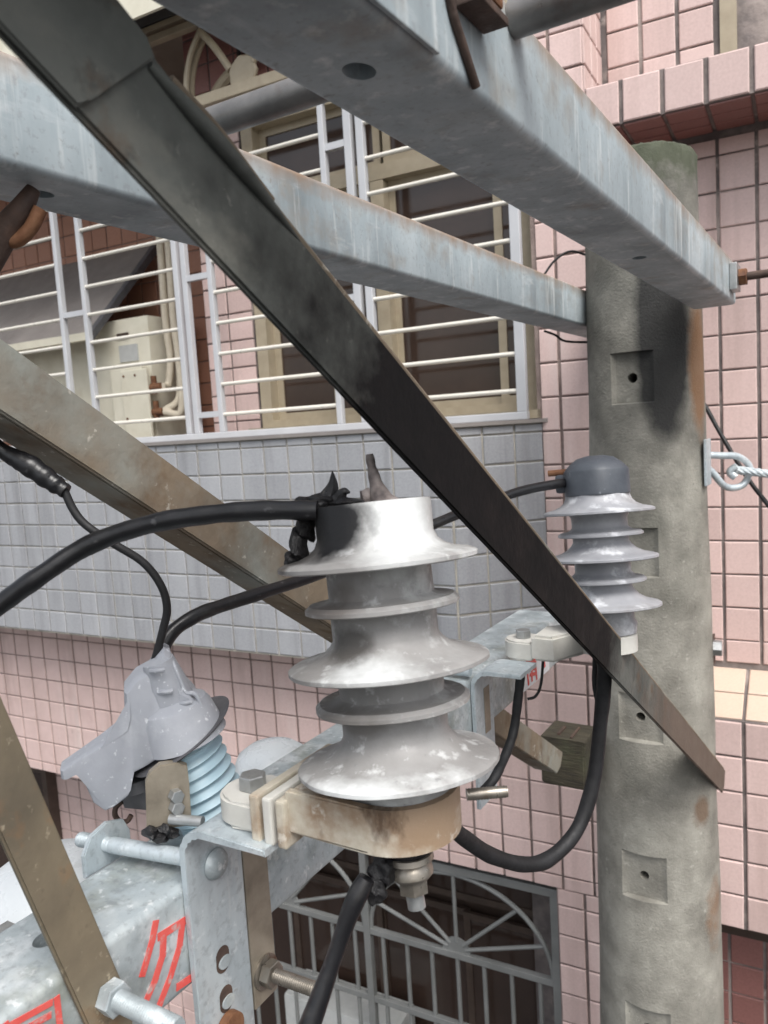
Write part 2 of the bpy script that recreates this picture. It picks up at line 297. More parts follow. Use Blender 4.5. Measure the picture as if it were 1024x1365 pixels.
# ------------------------------------------------------------------ building
bld = thing('apartment_building', 'pink and grey tiled apartment building filling the background behind the pole', 'building', BM, (-1.5, 0, -CAM_H))
def bpart(name, boxes, m, parent=None, bev=0):
    bm = NB()
    for b in boxes: box(bm, *b, bev=bev)
    return mk(name, bm, m, parent or bld)
SR = -.56                         # right corner of the pilaster
D1 = .23                          # depth of the set-back wall on the right
wall = bpart('wall', [(-6, -.735, 0, .2, -1.55, -.03), (-6, -.735, 0, .2, 1.66, 4), (-.735, SR, 0, D1, -CAM_H, 4)], M['grout_mid'])
back = bpart('set_back_wall', [(-.9, 2.5, D1, D1 + .2, -CAM_H, 4)], M['grout_dark'])
bm = NB(); prism(bm, [(-6, 0), (-6, -.2), (-.953, -.2), (-.723, 0)], lambda u, v, t: Vector((u, v, t)), -.78, -.006)
bay = mk('bay_parapet', bm, M['grout_light'], bld)
bm = NB(); prism(bm, [(-6, .1), (-6, -.215), (-.945, -.215), (-.70, -.004), (-.70, .1)], lambda u, v, t: Vector((u, v, t)), -.006, .006)
mk('parapet_cap', bm, M['canopy'], bld)
bm = NB(); prism(bm, [(-.002, .826), (-.002, .945), (D1, .955), (D1, .826)], lambda u, v, t: Vector((t, u, v)), SR, 2.5)
slab = mk('upper_ledge', bm, M['grout_dark'], bld)
bm = NB(); prism(bm, [(-.002, -1.55), (-.002, -.905), (D1, -.822), (D1, -1.55)], lambda u, v, t: Vector((t, u, v)), SR, 2.5)
sill = mk('lower_ledge', bm, M['grout_dark'], bld)
# recess behind the upper grille, and behind the opening below
rec = bpart('balcony_back_wall', [(-6, -2.0, .60, .75, -.05, 1.9)], M['grout_dark'])
bpart('balcony_floor', [(-6, -2.1, .1, .6, -.05, -.012)], M['plaster'])
bpart('balcony_ceiling', [(-6, -.735, .2, .62, 1.66, 1.75)], M['plaster'])
pil = bpart('window_pier', [(-2.12, -1.88, .10, .60, -.02, 1.66)], M['grout_dark'])
low = bpart('lower_back_wall', [(-6, -2.6, .40, .55, -CAM_H, -1.5)], M['grout_dark'])
bpart('lower_ceiling', [(-6, -.735, .2, .6, -1.55, -1.45)], M['plaster'])
# ---- tiles
um = NB()
i0 = .03
vsx = [(-.5, -.5), (.5, -.5), (.5, .5), (-.5, .5)]
ra = [um.verts.new((x, y, 0)) for x, y in vsx]; rb = [um.verts.new((x, y, .004)) for x, y in vsx]
rc_ = [um.verts.new((x * (1 - 2 * i0), y * (1 - 2 * i0), .006)) for x, y in vsx]
for A_, B_ in ((ra, rb), (rb, rc_)):
    for k in range(4): um.faces.new((A_[k], A_[(k + 1) % 4], B_[(k + 1) % 4], B_[k]))
um.faces.new(rc_)
TILE = {}
def tile_mesh(mk_):
    if mk_ not in TILE:
        me = bpy.data.meshes.new('tile'); um.to_mesh(me); me.materials.append(M[mk_]); TILE[mk_] = me
    return TILE[mk_]
CELLS = {}
def lines(start, pitch, lo, hi):
    k = math.floor((lo - start) / pitch) - 1; out = []
    while start + k * pitch < hi + pitch: out.append(start + k * pitch); k += 1
    return out
def field(parent, mk_, O, U, V, us, vs_, rect, gu=.008, gv=.006, holes=()):
    O, U, V = Vector(O), Vector(U), Vector(V); Nn = U.cross(V)
    for a, b in zip(us, us[1:]):
        for c, d in zip(vs_, vs_[1:]):
            x0, x1 = max(a, rect[0]), min(b, rect[1]); y0, y1 = max(c, rect[2]), min(d, rect[3])
            for hx0, hx1, hy0, hy1 in holes:
                if x0 >= hx0 - 1e-4 and x1 <= hx1 + 1e-4 and y0 < hy1 and y1 > hy0:
                    if y0 < hy0: y1 = min(y1, hy0)
                    else: y0 = max(y0, hy1)
            w_, h_ = x1 - x0 - gu, y1 - y0 - gv
            if w_ < .012 or h_ < .012: continue
            ctr = O + U * ((x0 + x1) / 2 + random.uniform(-.0006, .0006)) + V * ((y0 + y1) / 2 + random.uniform(-.0006, .0006)) + Nn * random.uniform(-.0004, .0012)
            q = Matrix.Rotation(random.gauss(0, .004), 3, U) @ Matrix.Rotation(random.gauss(0, .004), 3, V) @ Matrix.Rotation(random.gauss(0, .004), 3, Nn)
            u, v, n = q @ U, q @ V, q @ Nn
            m4 = Matrix(((u.x, v.x, n.x, ctr.x), (u.y, v.y, n.y, ctr.y), (u.z, v.z, n.z, ctr.z), (0, 0, 0, 1))) @ Matrix.Diagonal((w_, h_, 1, 1))
            CELLS.setdefault(mk_, []).append((parent, m4, w_ * h_))
X, Y, Z = (1, 0, 0), (0, 1, 0), (0, 0, 1)
ch = Vector((-.723 + .953, .2, 0)).normalized()
hr = lines(-.981, .105, -5, 4); sc_ = lines(-.607, .103, -6, 1)
field(wall, 'pink', (0, 0, 0), X, Z, sc_, hr, (-5.2, SR + .004, -1.553, -.776), .0085, .0055)
field(wall, 'pink', (0, 0, 0), X, Z, [-.724, -.66, SR + .004], hr, (-.724, SR + .004, -.776, 2.4), .010, .006)
field(wall, 'pink', (0, 0, 0), X, Z, [-.735, -.64, SR + .004], hr, (-.735, SR + .004, -3.2, -1.553), .010, .006)
field(wall, 'pink', (SR, 0, 0), Y, Z, [-.006, .085, .16, D1], hr, (-.006, D1, -3, 2.4), .008, .006)
s1 = lines(-.2245, .1055, -1, 3); h1 = lines(.012, .1055, -4, 4)
field(back, 'pink', (0, D1, 0), X, Z, s1, h1, (SR, 1.6, -.80, .80), .010, .005)
field(back, 'pink', (0, D1, 0), X, Z, s1, lines(.968, .1055, 0, 4), (SR, 1.6, .968, 2.4), .012, .006, holes=[(-.2245, .62, .96, 2.0)])
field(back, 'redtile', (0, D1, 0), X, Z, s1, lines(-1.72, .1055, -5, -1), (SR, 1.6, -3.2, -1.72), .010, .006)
field(slab, 'pink', (0, -.002, 0), X, Z, lines(-.455, .1125, -1, 2), [.826, .945], (SR, 1.6, .826, .945), .013, .004)
field(slab, 'redtile', (0, 0, .826), X, (0, -1, 0), lines(-.455, .1125, -1, 2), [-D1, -.155, -.08, 0], (SR, 1.6, -D1, 0), .011, .006)
field(sill, 'pink', (0, -.002, 0), X, Z, lines(-.158, .1125, -1, 2), lines(-.905, .1075, -2, 0), (SR, 1.6, -1.55, -.905), .011, .006)
sv_ = Vector((0, D1, .083)).normalized()
field(sill, 'peach', (0, 0, -.9045), X, tuple(sv_), lines(-.158, .1125, -1, 2), [0, .12, .245], (SR, 1.6, 0, .245), .010, .006)
hg = lines(-.775, .0925, -1, 0)
field(bay, 'grey', (0, -.2, 0), X, Z, lines(-.953, .1, -6, 0), hg, (-5.2, -.950, -.779, -.008), .006, .005)
field(bay, 'grey', (-.953, -.2, 0), tuple(ch), Z, [0, .105, .21, .307], hg, (0, .307, -.779, -.008), .006, .006)
field(rec, 'terra', (0, .6, 0), X, Z, lines(-2.2, .105, -6, 0), hr, (-5, -2.0, -.02, 1.66), .006, .005)
field(pil, 'pink', (0, .10, 0), X, Z, [-2.12, -2.0, -1.88], hr, (-2.12, -1.88, 0, 1.22), .008, .006)
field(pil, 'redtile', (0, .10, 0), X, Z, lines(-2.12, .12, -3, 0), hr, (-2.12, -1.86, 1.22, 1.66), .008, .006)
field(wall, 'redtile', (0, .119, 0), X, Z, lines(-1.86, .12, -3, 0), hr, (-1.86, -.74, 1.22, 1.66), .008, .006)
field(low, 'pink', (0, .40, 0), X, Z, lines(-2.7, .105, -6, 0), hr, (-5, -2.6, -3.4, -1.56), .008, .006)
ci = cam.matrix_world.inverted(); BMo = BM.copy()
def score(m4, area):
    p = ci @ (BMo @ m4.translation)
    if p.z > -.1: return 0
    z = -p.z; u, v = p.x / z * FPX / 512, p.y / z * FPX / 682.5
    if abs(u) > 1.03 or abs(v) > 1.03: return 0
    n = (BMo.to_3x3() @ m4.to_3x3().col[2].normalized()); dv = (cam.matrix_world.translation - BMo @ m4.translation).normalized()
    return max(0., n.dot(dv)) * area / z / z
off = -ORG['apartment_building']
for kind, cells in CELLS.items():
    sc2 = sorted(((score(m4, ar), i) for i, (p, m4, ar) in enumerate(cells)), reverse=True)
    pick = set(i for q, i in sc2[:295] if q > 0)
    for i in sorted(pick):
        p, m4, ar = cells[i]; o = bpy.data.objects.new('tile', tile_mesh(kind)); col.objects.link(o); o.parent = p
        o.matrix_basis = Matrix.Translation(off) @ m4
    rest = [c for i, c in enumerate(cells) if i not in pick]
    if rest:
        bm = NB()
        for p, m4, ar in rest:
            b0 = len(bm.verts); bm.from_mesh(tile_mesh(kind)); bm.verts.ensure_lookup_table()
            bmesh.ops.transform(bm, matrix=m4, verts=bm.verts[b0:])
        tag(mk('outer_tiles', bm, M[kind], bld, keep=True), kind='stuff')
# ---- windows (parts of the building)
def window(name, s0, s1_, d, h0, h1_, fr, panes, mframe, mglass, t=.05, sash=.028):
    """panes: list of (s0, s1, h0, h1)"""
    bm = NB(); 
    box(bm, s0, s1_, d - .02, d + t, h0, h0 + fr); box(bm, s0, s1_, d - .02, d + t, h1_ - fr, h1_)
    box(bm, s0, s0 + fr, d - .0205, d + t, h0 + fr, h1_ - fr); box(bm, s1_ - fr, s1_, d - .0205, d + t, h0 + fr, h1_ - fr)
    f = mk(name, bm, mframe, bld)
    for k, (a, b, c, e) in enumerate(panes):
        dd = d + (.008 if k % 2 else .026)
        bm = NB(); q = sash
        box(bm, a, b, dd, dd + .016, c, c + q); box(bm, a, b, dd, dd + .016, e - q, e)
        box(bm, a, a + q, dd + .0005, dd + .0155, c + q, e - q); box(bm, b - q, b, dd + .0005, dd + .0155, c + q, e - q)
        mk('sash', bm, mframe, f)
        bm = NB(); box(bm, a + q, b - q, dd + .006, dd + .010, c + q, e - q); mk('pane', bm, mglass, f)
    return f
window('window', -1.86, -.737, .10, .012, 1.20, .05,
       [(-1.81, -1.52, .06, .86), (-1.54, -1.30, .06, .86), (-1.28, -.86, .06, .86), (-.89, -.787, .06, .86), (-1.81, -1.30, .91, 1.15), (-1.28, -.787, .91, 1.15)], M['cream'], M['glassb'])
bpart('window_transom', [(-1.80, -.79, .085, .14, .86, .91), (-1.325, -1.275, .083, .142, .065, .857)], M['cream'])
bpart('window_sill', [(-1.87, -.724, .0, .12, .008, .035)], M['cream'])
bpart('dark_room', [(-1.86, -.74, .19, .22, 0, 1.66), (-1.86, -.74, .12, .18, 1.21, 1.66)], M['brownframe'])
window('lower_window', -2.55, -.745, .30, -3.6, -1.58, .05,
       [(-2.5, -2.05, -3.5, -1.95), (-2.07, -1.6, -3.5, -1.95), (-1.62, -1.2, -3.5, -1.95), (-1.22, -.8, -3.5, -1.95), (-2.5, -1.62, -1.9, -1.63), (-1.6, -.8, -1.9, -1.63)], M['brownframe'], M['glassb'])
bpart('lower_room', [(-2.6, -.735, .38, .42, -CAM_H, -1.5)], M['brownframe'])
window('shaded_window', -4.6, -3.72, .35, -3.4, -1.72, .04, [(-4.55, -4.1, -3.3, -1.78), (-4.12, -3.77, -3.3, -1.78)], M['brownframe'], M['glassb'])
window('upper_right_window', -.212, .60, D1 + .01, .965, 2.0, .045, [(-.165, .21, 1.01, 1.95), (.19, .555, 1.01, 1.95)], M['cream'], M['glassb'])
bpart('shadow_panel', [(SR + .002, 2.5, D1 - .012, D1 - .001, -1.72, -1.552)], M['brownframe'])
# ---- white sheet-metal awning at the very top
aw = thing('awning', 'white sheet metal awning edge at the top left corner above the cream rails', 'awning', BM, (-2.4, .2, 1.6))
bm = NB(); prism(bm, [(-.212, 1.487), (-.212, 1.70), (.2, 1.86), (.2, 1.83), (-.20, 1.68), (-.20, 1.487)], lambda u, v, t: Vector((t, u, v)), -5, -1.3); mk('sheet', bm, M['ac'], aw)
bm = NB(); box(bm, -5, -1.3, -.05, -.02, 1.555, 1.60); mk('gutter', bm, M['coverdark'], aw)
# ------------------------------------------------------------------ grilles
g1 = thing('security_grille', 'long stainless security grille of horizontal bars on the grey balcony parapet', 'window grille', BM, (-1.9, -.03, .006))
gd = -.03
for s, w_, hi in ((-2.786, .022, 1.12), (-2.643, .022, 1.12), (-2.131, .024, 1.12), (-2.089, .024, 1.12), (-1.965, .022, 1.12), (-1.435, .022, 1.12), (-1.334, .028, 1.12), (-1.288, .028, 1.12), (-.772, .032, 1.12), (-3.30, .03, 1.12), (-3.9, .024, 1.12)):
    bm = NB(); box(bm, s - w_ / 2, s + w_ / 2, gd - .012, gd + .012, .03, hi, bev=.003); mk('post', bm, M['grillep'], g1)
for a, b in ((-3.9, -2.797), (-2.632, -2.143), (-1.954, -1.446), (-1.274, -.788)):
    for k in range(9):
        h = .096 + .1141 * k
        bm = NB(); rod(bm, (a, gd, h), (b, gd, h), .0075, 10); mk('bar', bm, M['grillew'], g1, smooth=True)
for a, b, h in ((-2.775, -2.654, .565), (-2.077, -1.976, .62), (-1.424, -1.348, .455), (-1.424, -1.348, .96), (-2.077, -1.976, .1)):
    bm = NB(); box(bm, a, b, gd - .01, gd + .01, h - .011, h + .011); mk('link', bm, M['grillep'], g1)
for h0, h1_ in ((.006, .030), (1.12, 1.145)):
    bm = NB(); box(bm, -4.2, -.755, gd - .014, gd + .014, h0, h1_, bev=.003); mk('rail', bm, M['grillep'], g1)
def fan(parent, sc, d, h0, rx, ry, m, r=.009, angs=(0, 36, 72, 108, 144, 180), hub=.055):
    bm = NB(); tube(bm, [(sc + rx * math.cos(R(t)), d, h0 + ry * math.sin(R(t))) for t in range(0, 181, 6)], r, 8); mk('arch', bm, m, parent, smooth=True)
    for t in angs:
        c, s = math.cos(R(t)), math.sin(R(t))
        bm = NB(); rod(bm, (sc + hub * .7 * c, d, h0 + hub * .7 * s), (sc + rx * c, d, h0 + ry * s), r * .85, 8); mk('spoke', bm, m, parent, smooth=True)
    bm = NB(); prism(bm, [(hub * math.cos(R(t)), hub * math.sin(R(t))) for t in range(0, 181, 12)], lambda u, v, t: Vector((sc + u, d + t, h0 + v)), -.004, .004); mk('hub', bm, m, parent)
g2 = thing('fan_grille', 'dull steel window grille with fan shaped arches in the lower opening', 'window grille', BM, (-1.5, .03, -3.0))
d2 = .03
for s in (-.752, -1.502, -2.252):
    bm = NB(); box(bm, s - .014, s + .014, d2 - .014, d2 + .014, -3.3, -1.605, bev=.002); mk('stile', bm, M['grilled'], g2)
bm = NB(); box(bm, -2.266, -.738, d2 - .015, d2 + .015, -1.605, -1.575, bev=.002); mk('rail', bm, M['grilled'], g2)
for h in (-1.925, -2.21):
    for a, b in ((-1.488, -.766), (-2.238, -1.516)):
        bm = NB(); box(bm, a, b, d2 - .011, d2 + .011, h - .012, h + .012, bev=.002); mk('rail', bm, M['grilled'], g2)
for c in (-1.127, -1.877):
    fan(g2, c, d2, -1.913, .36, .30, M['grilled'], .009, (22, 48, 90, 132, 158) if c > -1.5 else (24, 55, 90, 125, 156))
    for k in range(-3, 4):
        bm = NB(); rod(bm, (c + k * .118 * .88, d2 + .001, -1.935), (c + k * .118 * .88, d2 + .001, -3.3), .0085, 8); mk('bar', bm, M['grilled'], g2, smooth=True)
g3 = thing('cream_grille', 'cream painted grille with pointed arch and round rosette near the top left', 'window grille', BM, (-1.8, -.03, 1.2))
bm = NB(); box(bm, -4, -.76, -.045, -.015, 1.215, 1.255, bev=.004); mk('rail', bm, M['cream'], g3)
bm = NB(); box(bm, -4, -.76, -.05, -.02, 1.49, 1.515, bev=.003); mk('rail', bm, M['cream'], g3)
bm = NB(); box(bm, -4, -.76, -.05, -.02, 1.53, 1.55, bev=.003); mk('rail', bm, M['cream'], g3)
for dd in (-.03, .0):
    bm = NB(); tube(bm, [(-2.01 + .0, dd, 1.25), (-2.005, dd, 1.33), (-1.975, dd, 1.41), (-1.925, dd, 1.475)], .011, 8, smooth=5); mk('arch', bm, M['cream'], g3, smooth=True)
bm = NB(); tube(bm, [(-1.925, -.03, 1.478), (-1.86, -.03, 1.40), (-1.80, -.03, 1.31)], .014, 8, smooth=5); mk('arch', bm, M['cream'], g3, smooth=True)
bm = NB(); tube(bm, [(-1.98, .06, 1.25), (-1.93, .06, 1.31), (-1.84, .06, 1.36), (-1.72, .06, 1.39)], .02, 8, smooth=5); mk('scroll', bm, M['cream'], g3, smooth=True)
bm = NB(); lathe(bm, [(.055, -.008), (.06, -.004), (.06, .004), (.055, .008)], 24, Matrix.Translation((-1.745, -.03, 1.285)) @ Matrix.Rotation(R(90), 4, 'X'), wob=lambda t, z: 1 + .05 * math.cos(7 * t)); mk('rosette', bm, M['cream'], g3)
bm = NB(); tube(bm, [(-1.70, -.03, 1.31), (-1.64, -.03, 1.40), (-1.56, -.03, 1.478), (-1.50, -.03, 1.41), (-1.47, -.03, 1.25)], .012, 8, smooth=5); mk('arch', bm, M['cream'], g3, smooth=True)
# ------------------------------------------------------------------ things on the balcony
ac = thing('air_conditioner', 'aged white air conditioner outdoor unit standing behind the left security grille', 'air conditioner', BM, (-2.95, .35, -.01))
bm = NB(); box(bm, -3.45, -2.58, .25, .54, .0, .575, bev=.012); mk('casing', bm, M['ac'], ac, smooth=30)
bm = NB(); box(bm, -2.80, -2.60, .21, .249, .02, .35, bev=.006); mk('service_panel', bm, M['ac'], ac)
bm = NB(); box(bm, -2.72, -2.56, .195, .209, .03, .335, bev=.004); mk('valve_cover', bm, M['ac'], ac)
bm = NB(); box(bm, -2.765, -2.65, .244, .2495, .38, .455); mk('rating_plate', bm, M['acgrey'], ac)
bm = NB(); box(bm, -2.77, -2.70, .243, .2495, .485, .51); mk('handle_slot', bm, M['brownframe'], ac)
for x, h in ((-2.79, .30), (-2.70, .31), (-2.63, .31), (-2.79, .12), (-2.70, .12)):
    bm = NB(); hexa(bm, (x, .215 if x < -2.75 else .196, h), (0, -1, 0), .006, .004, 8); mk('screw', bm, M['rust'], ac)
for h in (.25, .14):
    bm = NB(); rod(bm, (-2.56, .22, h), (-2.50, .22, h), .018); rod(bm, (-2.545, .22, h - .03), (-2.545, .22, h + .05), .013); mk('valve', bm, M['rust'], ac, smooth=True)
for k, (s, d) in enumerate(((-2.515, .30), (-2.475, .31), (-2.44, .27))):
    bm = NB(); tube(bm, [(s, d, 1.5), (s + .004, d, .9), (s - .004, d, .55), (s + .006, d, .38), (s - .004 + .01 * k, d - .02, .26 - .06 * k), (-2.50, .22, .25 - .11 * min(k, 1))], .017, 10, smooth=6)
    tag(mk('refrigerant_pipe', bm, M['pipew'], frame=BM, org=(s, d, .2), smooth=True), ('leftmost of the cream wrapped pipes running down beside the air conditioner', 'middle cream wrapped pipe running down beside the air conditioner', 'rightmost of the cream wrapped pipes running down beside the air conditioner')[k], 'pipe', 'pipes beside the air conditioner')
cp = thing('sheet_canopy', 'dusty grey sheet metal canopy sloping over the air conditioner', 'canopy', BM, (-3.3, .4, .5))
bm = NB(); prism(bm, [(.10, .50), (.105, .493), (.55, .955), (.55, .965)], lambda u, v, t: Vector((t, u, v)), -4.6, -2.80); mk('sheet', bm, M['canopy'], cp)
bm = NB(); prism(bm, [(.085, .475), (.085, .508), (.115, .508), (.115, .475)], lambda u, v, t: Vector((t, u, v)), -4.6, -2.79); mk('front_trim', bm, M['ac'], cp)
bm = NB(); prism(bm, [(.10, .47), (.10, .51), (.56, .975), (.56, .93)], lambda u, v, t: Vector((t, u, v)), -2.795, -2.765); mk('side_trim', bm, M['coverdark'], cp)
bm = NB(); box(bm, -2.0, -1.45, .10, .28, -2.95, -2.40, bev=.015)
tag(mk('white_box', bm, M['acgrey'], frame=BM, org=(-2.0, .2, -2.75), smooth=30), 'white boxy unit behind the bars of the fan grille at the bottom', 'box')
# ------------------------------------------------------------------ pole (K frame: n, a, h)
PN, PA = -.443, 2.0
def prad(h): return .128 + max(0, (.7 - h)) * .0125
cam_dir = math.atan2(-PA, -PN)                     # from the pole to the camera, in (n, a)
PHI = cam_dir - R(13)
PADS = [.085, -.325, -.73, -1.135, -1.54, -1.95]
pole = thing('utility_pole', 'grey weathered concrete utility pole with square step recesses, right of centre', 'pole', KM, (PN, PA, -CAM_H))
rows = set([-CAM_H, .585, .601, .610]); hh = -2.6
while hh < .575: rows.add(round(hh, 4)); hh += .03
for p in PADS:
    for e in (-.060, -.057, .057, .060): rows.add(round(p + e, 4))
rows = sorted(rows); SEG = 120; prof = []
bm = NB(); rings = []
for h in rows:
    r = prad(h) - (.0 if h < .59 else (.007 if h < .605 else .024)); ring = []
    for k in range(SEG):
        t = 2 * math.pi * k / SEG; rr = r + .0008 * math.sin(3 * t + 9 * h) + .0006 * math.sin(7 * t - 17 * h)
        if h > .56: rr += random.uniform(-.007, .002)
        for p in PADS:
            if abs(h - p) < .0585:
                c = math.cos(t - PHI)
                if c > .945: rr = min(rr, (r - .016) / c)
        ring.append(bm.verts.new((PN + rr * math.cos(t), PA + rr * math.sin(t), h)))
    rings.append(ring)
for a, b in zip(rings, rings[1:]):
    for k in range(SEG): bm.faces.new((a[k], a[(k + 1) % SEG], b[(k + 1) % SEG], b[k]))
bm.faces.new(rings[0][::-1]); bm.faces.new(rings[-1])
bmesh.ops.recalc_face_normals(bm, faces=bm.faces)
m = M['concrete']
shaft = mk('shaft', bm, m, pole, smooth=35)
# step holes cut into the recesses
cut = NB()
for p in PADS[:5]:
    q = Matrix.Translation((PN, PA, p)) @ Matrix.Rotation(PHI, 4, 'Z') @ Matrix.Rotation(R(90), 4, 'Y')
    lathe(cut, [(.0115, .04), (.0115, .20)], 20, q)
co = mk('cutter', cut, m, pole)
md = shaft.modifiers.new('holes', 'BOOLEAN'); md.operation = 'DIFFERENCE'; md.object = co; md.solver = 'EXACT'
bpy.context.view_layer.update(); dg = bpy.context.evaluated_depsgraph_get()
nm = bpy.data.meshes.new_from_object(shaft.evaluated_get(dg)); shaft.modifiers.clear(); shaft.data = nm
bpy.data.objects.remove(co)
# ------------------------------------------------------------------ crossarms
def arm(label, n0, n1, h0, h1, a0, a1, m, holes):
    t = thing('crossarm', label, 'crossarm', KM, ((n0 + n1) / 2, a1, h0))
    bm = NB(); rhs(bm, n0, n1, h0, h1, a0, a1, holes=holes); mk('beam', bm, m, t, smooth=30); return t
A = arm('upper galvanised steel crossarm passing in front of the pole top', -.314, -.224, .226, .316, .05, 1.90, M['beam'], [('b', .445, .013, .010), ('b', 1.2, .012, .010)])
B = arm('second upper galvanised crossarm running behind the pole on its left side', -.664, -.574, .226, .316, .05, 2.35, M['beam'], [('b', .465, .013, .010)])
D = arm('lower galvanised crossarm with red painted characters carrying the insulators', -.57, -.479, -.458, -.368, .12, 1.42, M['galv_dirty'], [('t', .335, .013, .010)])
# bands, plates and bolts that sit on the upper arm
bm = NB(); tube(bm, [(-.2215, .470, .312), (-.2215, .484, .268), (-.2215, .500, .248), (-.2215, .519, .228)], .0032, 10, smooth=5); mk('gap_line', bm, M['darkrust'], A, smooth=True)  # dark tube drawn in place of the shaded gap beside the splice plate
bm = NB(); box(bm, -.2235, -.220, .30, .462, .2285, .3145, bev=.001); mk('splice_plate', bm, M['beam'], A)
bm = NB(); box(bm, -.2235, -.209, 1.80, 1.86, .245, .30, bev=.002); mk('end_washer', bm, M['bolt'], A)
bm = NB(); hexa(bm, (-.209, 1.83, .272), (1, 0, 0), .018, .016); mk('nut', bm, M['rust'], A)
bm = NB(); rod(bm, (-.30, 1.83, .272), (.35, 1.83, .272), .0085); mk('through_bolt', bm, M['darkrust'], A, smooth=True)
# pipe crossing both arms
pp = thing('spacer_pipe', 'dark steel pipe crossing over both upper crossarms, held by a rusty clamp', 'pipe', KM, (-.3, .60, .30))
bm = NB(); rod(bm, (-.60, .60, .304), (-.315, .60, .304), .0140, 24); mk('pipe', bm, M['pipe'], pp, smooth=True)
bm = NB(); rod(bm, (-.2235, .60, .304), (.5, .60, .306), .0140, 24); mk('pipe', bm, M['pipe'], pp, smooth=True)
bm = NB(); box(bm, -.2235, -.203, .498, .530, .276, .40, bev=.003); mk('clamp', bm, M['rust'], pp)
bm = NB(); box(bm, -.2232, -.204, .494, .540, .270, .2755, bev=.001); mk('clamp_plate', bm, M['darkrust'], pp)
# red characters on the lower arm (flat strokes of paint)
def strokes(parent, name, sts, wd, n, m):
    for st in sts:
        bm = NB()
        for (a0, h0), (a1, h1) in zip(st, st[1:]):
            d = Vector((a1 - a0, h1 - h0)); nrm = Vector((-d.y, d.x)).normalized() * wd / 2; e = d.normalized() * wd * .35
            p = [(a0 - e.x + nrm.x, h0 - e.y + nrm.y), (a1 + e.x + nrm.x, h1 + e.y + nrm.y), (a1 + e.x - nrm.x, h1 + e.y - nrm.y), (a0 - e.x - nrm.x, h0 - e.y - nrm.y)]
            prism(bm, p, lambda u, v, t: Vector((t, u, v)), n - .0003, n + .0003 + random.uniform(0, .00005))
        mk(name, bm, m, parent)
strokes(D, 'painted_stroke', [[(.397, -.381), (.392, -.393), (.380, -.413)], [(.404, -.395), (.401, -.411), (.391, -.426), (.381, -.436)], [(.400, -.394), (.429, -.397)],
    [(.424, -.399), (.419, -.415), (.407, -.433), (.392, -.450)], [(.414, -.447), (.428, -.449)]], .0064, -.4785, M['red'])
strokes(D, 'painted_stroke', [[(.272, -.377), (.301, -.382)], [(.277, -.386), (.299, -.390)],
    [(.306, -.382), (.306, -.408)], [(.279, -.396), (.299, -.400)], [(.268, -.374), (.268, -.40)]], .0046, -.4785, M['red'])
bm = NB(); box(bm, -.4788, -.4782, 1.205, 1.335, -.4545, -.385); mk('paper_label', bm, M['paper'], D)
strokes(D, 'painted_stroke', [[(1.225, -.404), (1.211, -.418)], [(1.221, -.411), (1.227, -.447)], [(1.224, -.408), (1.266, -.417)], [(1.245, -.417), (1.244, -.446)], [(1.262, -.414), (1.267, -.450)], [(1.235, -.424), (1.261, -.430)], [(1.237, -.434), (1.264, -.440)], [(1.30, -.40), (1.31, -.44)]], .006, -.4776, M['red'])
# ------------------------------------------------------------------ braces
def angle_bar(t, p0, p1, w, tk, leg, legside, m, legmat=None, nn=-.30):
    """flat leg in the n plane from p0 to p1 (a, h); second leg along 'lower' or 'upper' edge pointing to -n"""
    d = (Vector(p1) - Vector(p0)).normalized(); nr = Vector((-d.y, d.x))
    bm = NB(); L = (Vector(p1) - Vector(p0)).length
    def f(u, v, tt): 
        q = Vector(p0) + d * u + nr * v; return Vector((tt, q.x, q.y))
    cut_ = .02
    prism(bm, [(0, -w / 2), (L - cut_, -w / 2), (L, -w / 2 + cut_), (L, w / 2), (0, w / 2)], f, nn - tk, nn, bev=.0018)
    mk('broad_leg', bm, m, t, smooth=30)
    e = w / 2 if legside == 'upper' else -w / 2
    bm = NB(); 
    lo, hi = (e - tk, e) if legside == 'upper' else (e, e + tk)
    prism(bm, [(.14 if legside == 'upper' else 0, lo), (L - .03, lo), (L - .03, hi), (.14 if legside == 'upper' else 0, hi)], f, nn - leg, nn - tk - .0002, bev=.0015)
    mk('narrow_leg', bm, legmat or m, t, smooth=30)
    return f, L
t = thing('angle_brace', 'long diagonal brace charred black across the middle, crossing in front of everything', 'brace', KM, (-.30, .23, .19))
fb, Lb = angle_bar(t, (.05, .298), (2.10, -.966), .060, .006, .05, 'upper', M['char'], nn=-.289)
bm = NB(); prism(bm, [(0, -.031), (.240, -.031), (.244, -.022), (.262, .026), (.254, .031), (0, .031)], fb, -.2888, -.2855, bev=.0012); mk('gusset', bm, M['char'], t, smooth=30)
bm = NB(); tube(bm, [fb(.262, .022, -.2885), fb(.30, .024, -.2875), fb(.34, .026, -.2878), fb(.39, .028, -.2895)], lambda q: .0042 * math.sin(math.pi * min(1, .1 + q * .9)) + .0008, 10, smooth=5); mk('weld_ridge', bm, M['char'], t, smooth=True)
bm = NB(); tube(bm, [fb(.275, .029, -.2905), fb(.31, .032, -.2895), fb(.36, .0315, -.2905), fb(.5, .0300, -.2915), fb(Lb - .03, .0300, -.2915)], .0028, 8, smooth=5); mk('rolled_edge', bm, M['brace'], t, smooth=True)
bm = NB(); hexa(bm, fb(Lb - .03, 0, -.30), (-1, 0, 0), .014, .01); mk('bolt', bm, M['rust'], t)
t = thing('angle_brace', 'beige rust-speckled angle brace running from the left edge down behind the burnt insulator', 'brace', KM, (-.62, 1.78, -.8))
angle_bar(t, (.10, .265), (1.76, -.832), .055, .006, .055, 'lower', M['brace'], nn=-.610)
t = thing('hanger_bar', 'ochre rusted steel hanger bar bolted to the near end of the lower crossarm', 'bar', KM, (-.47, .33, -.4))
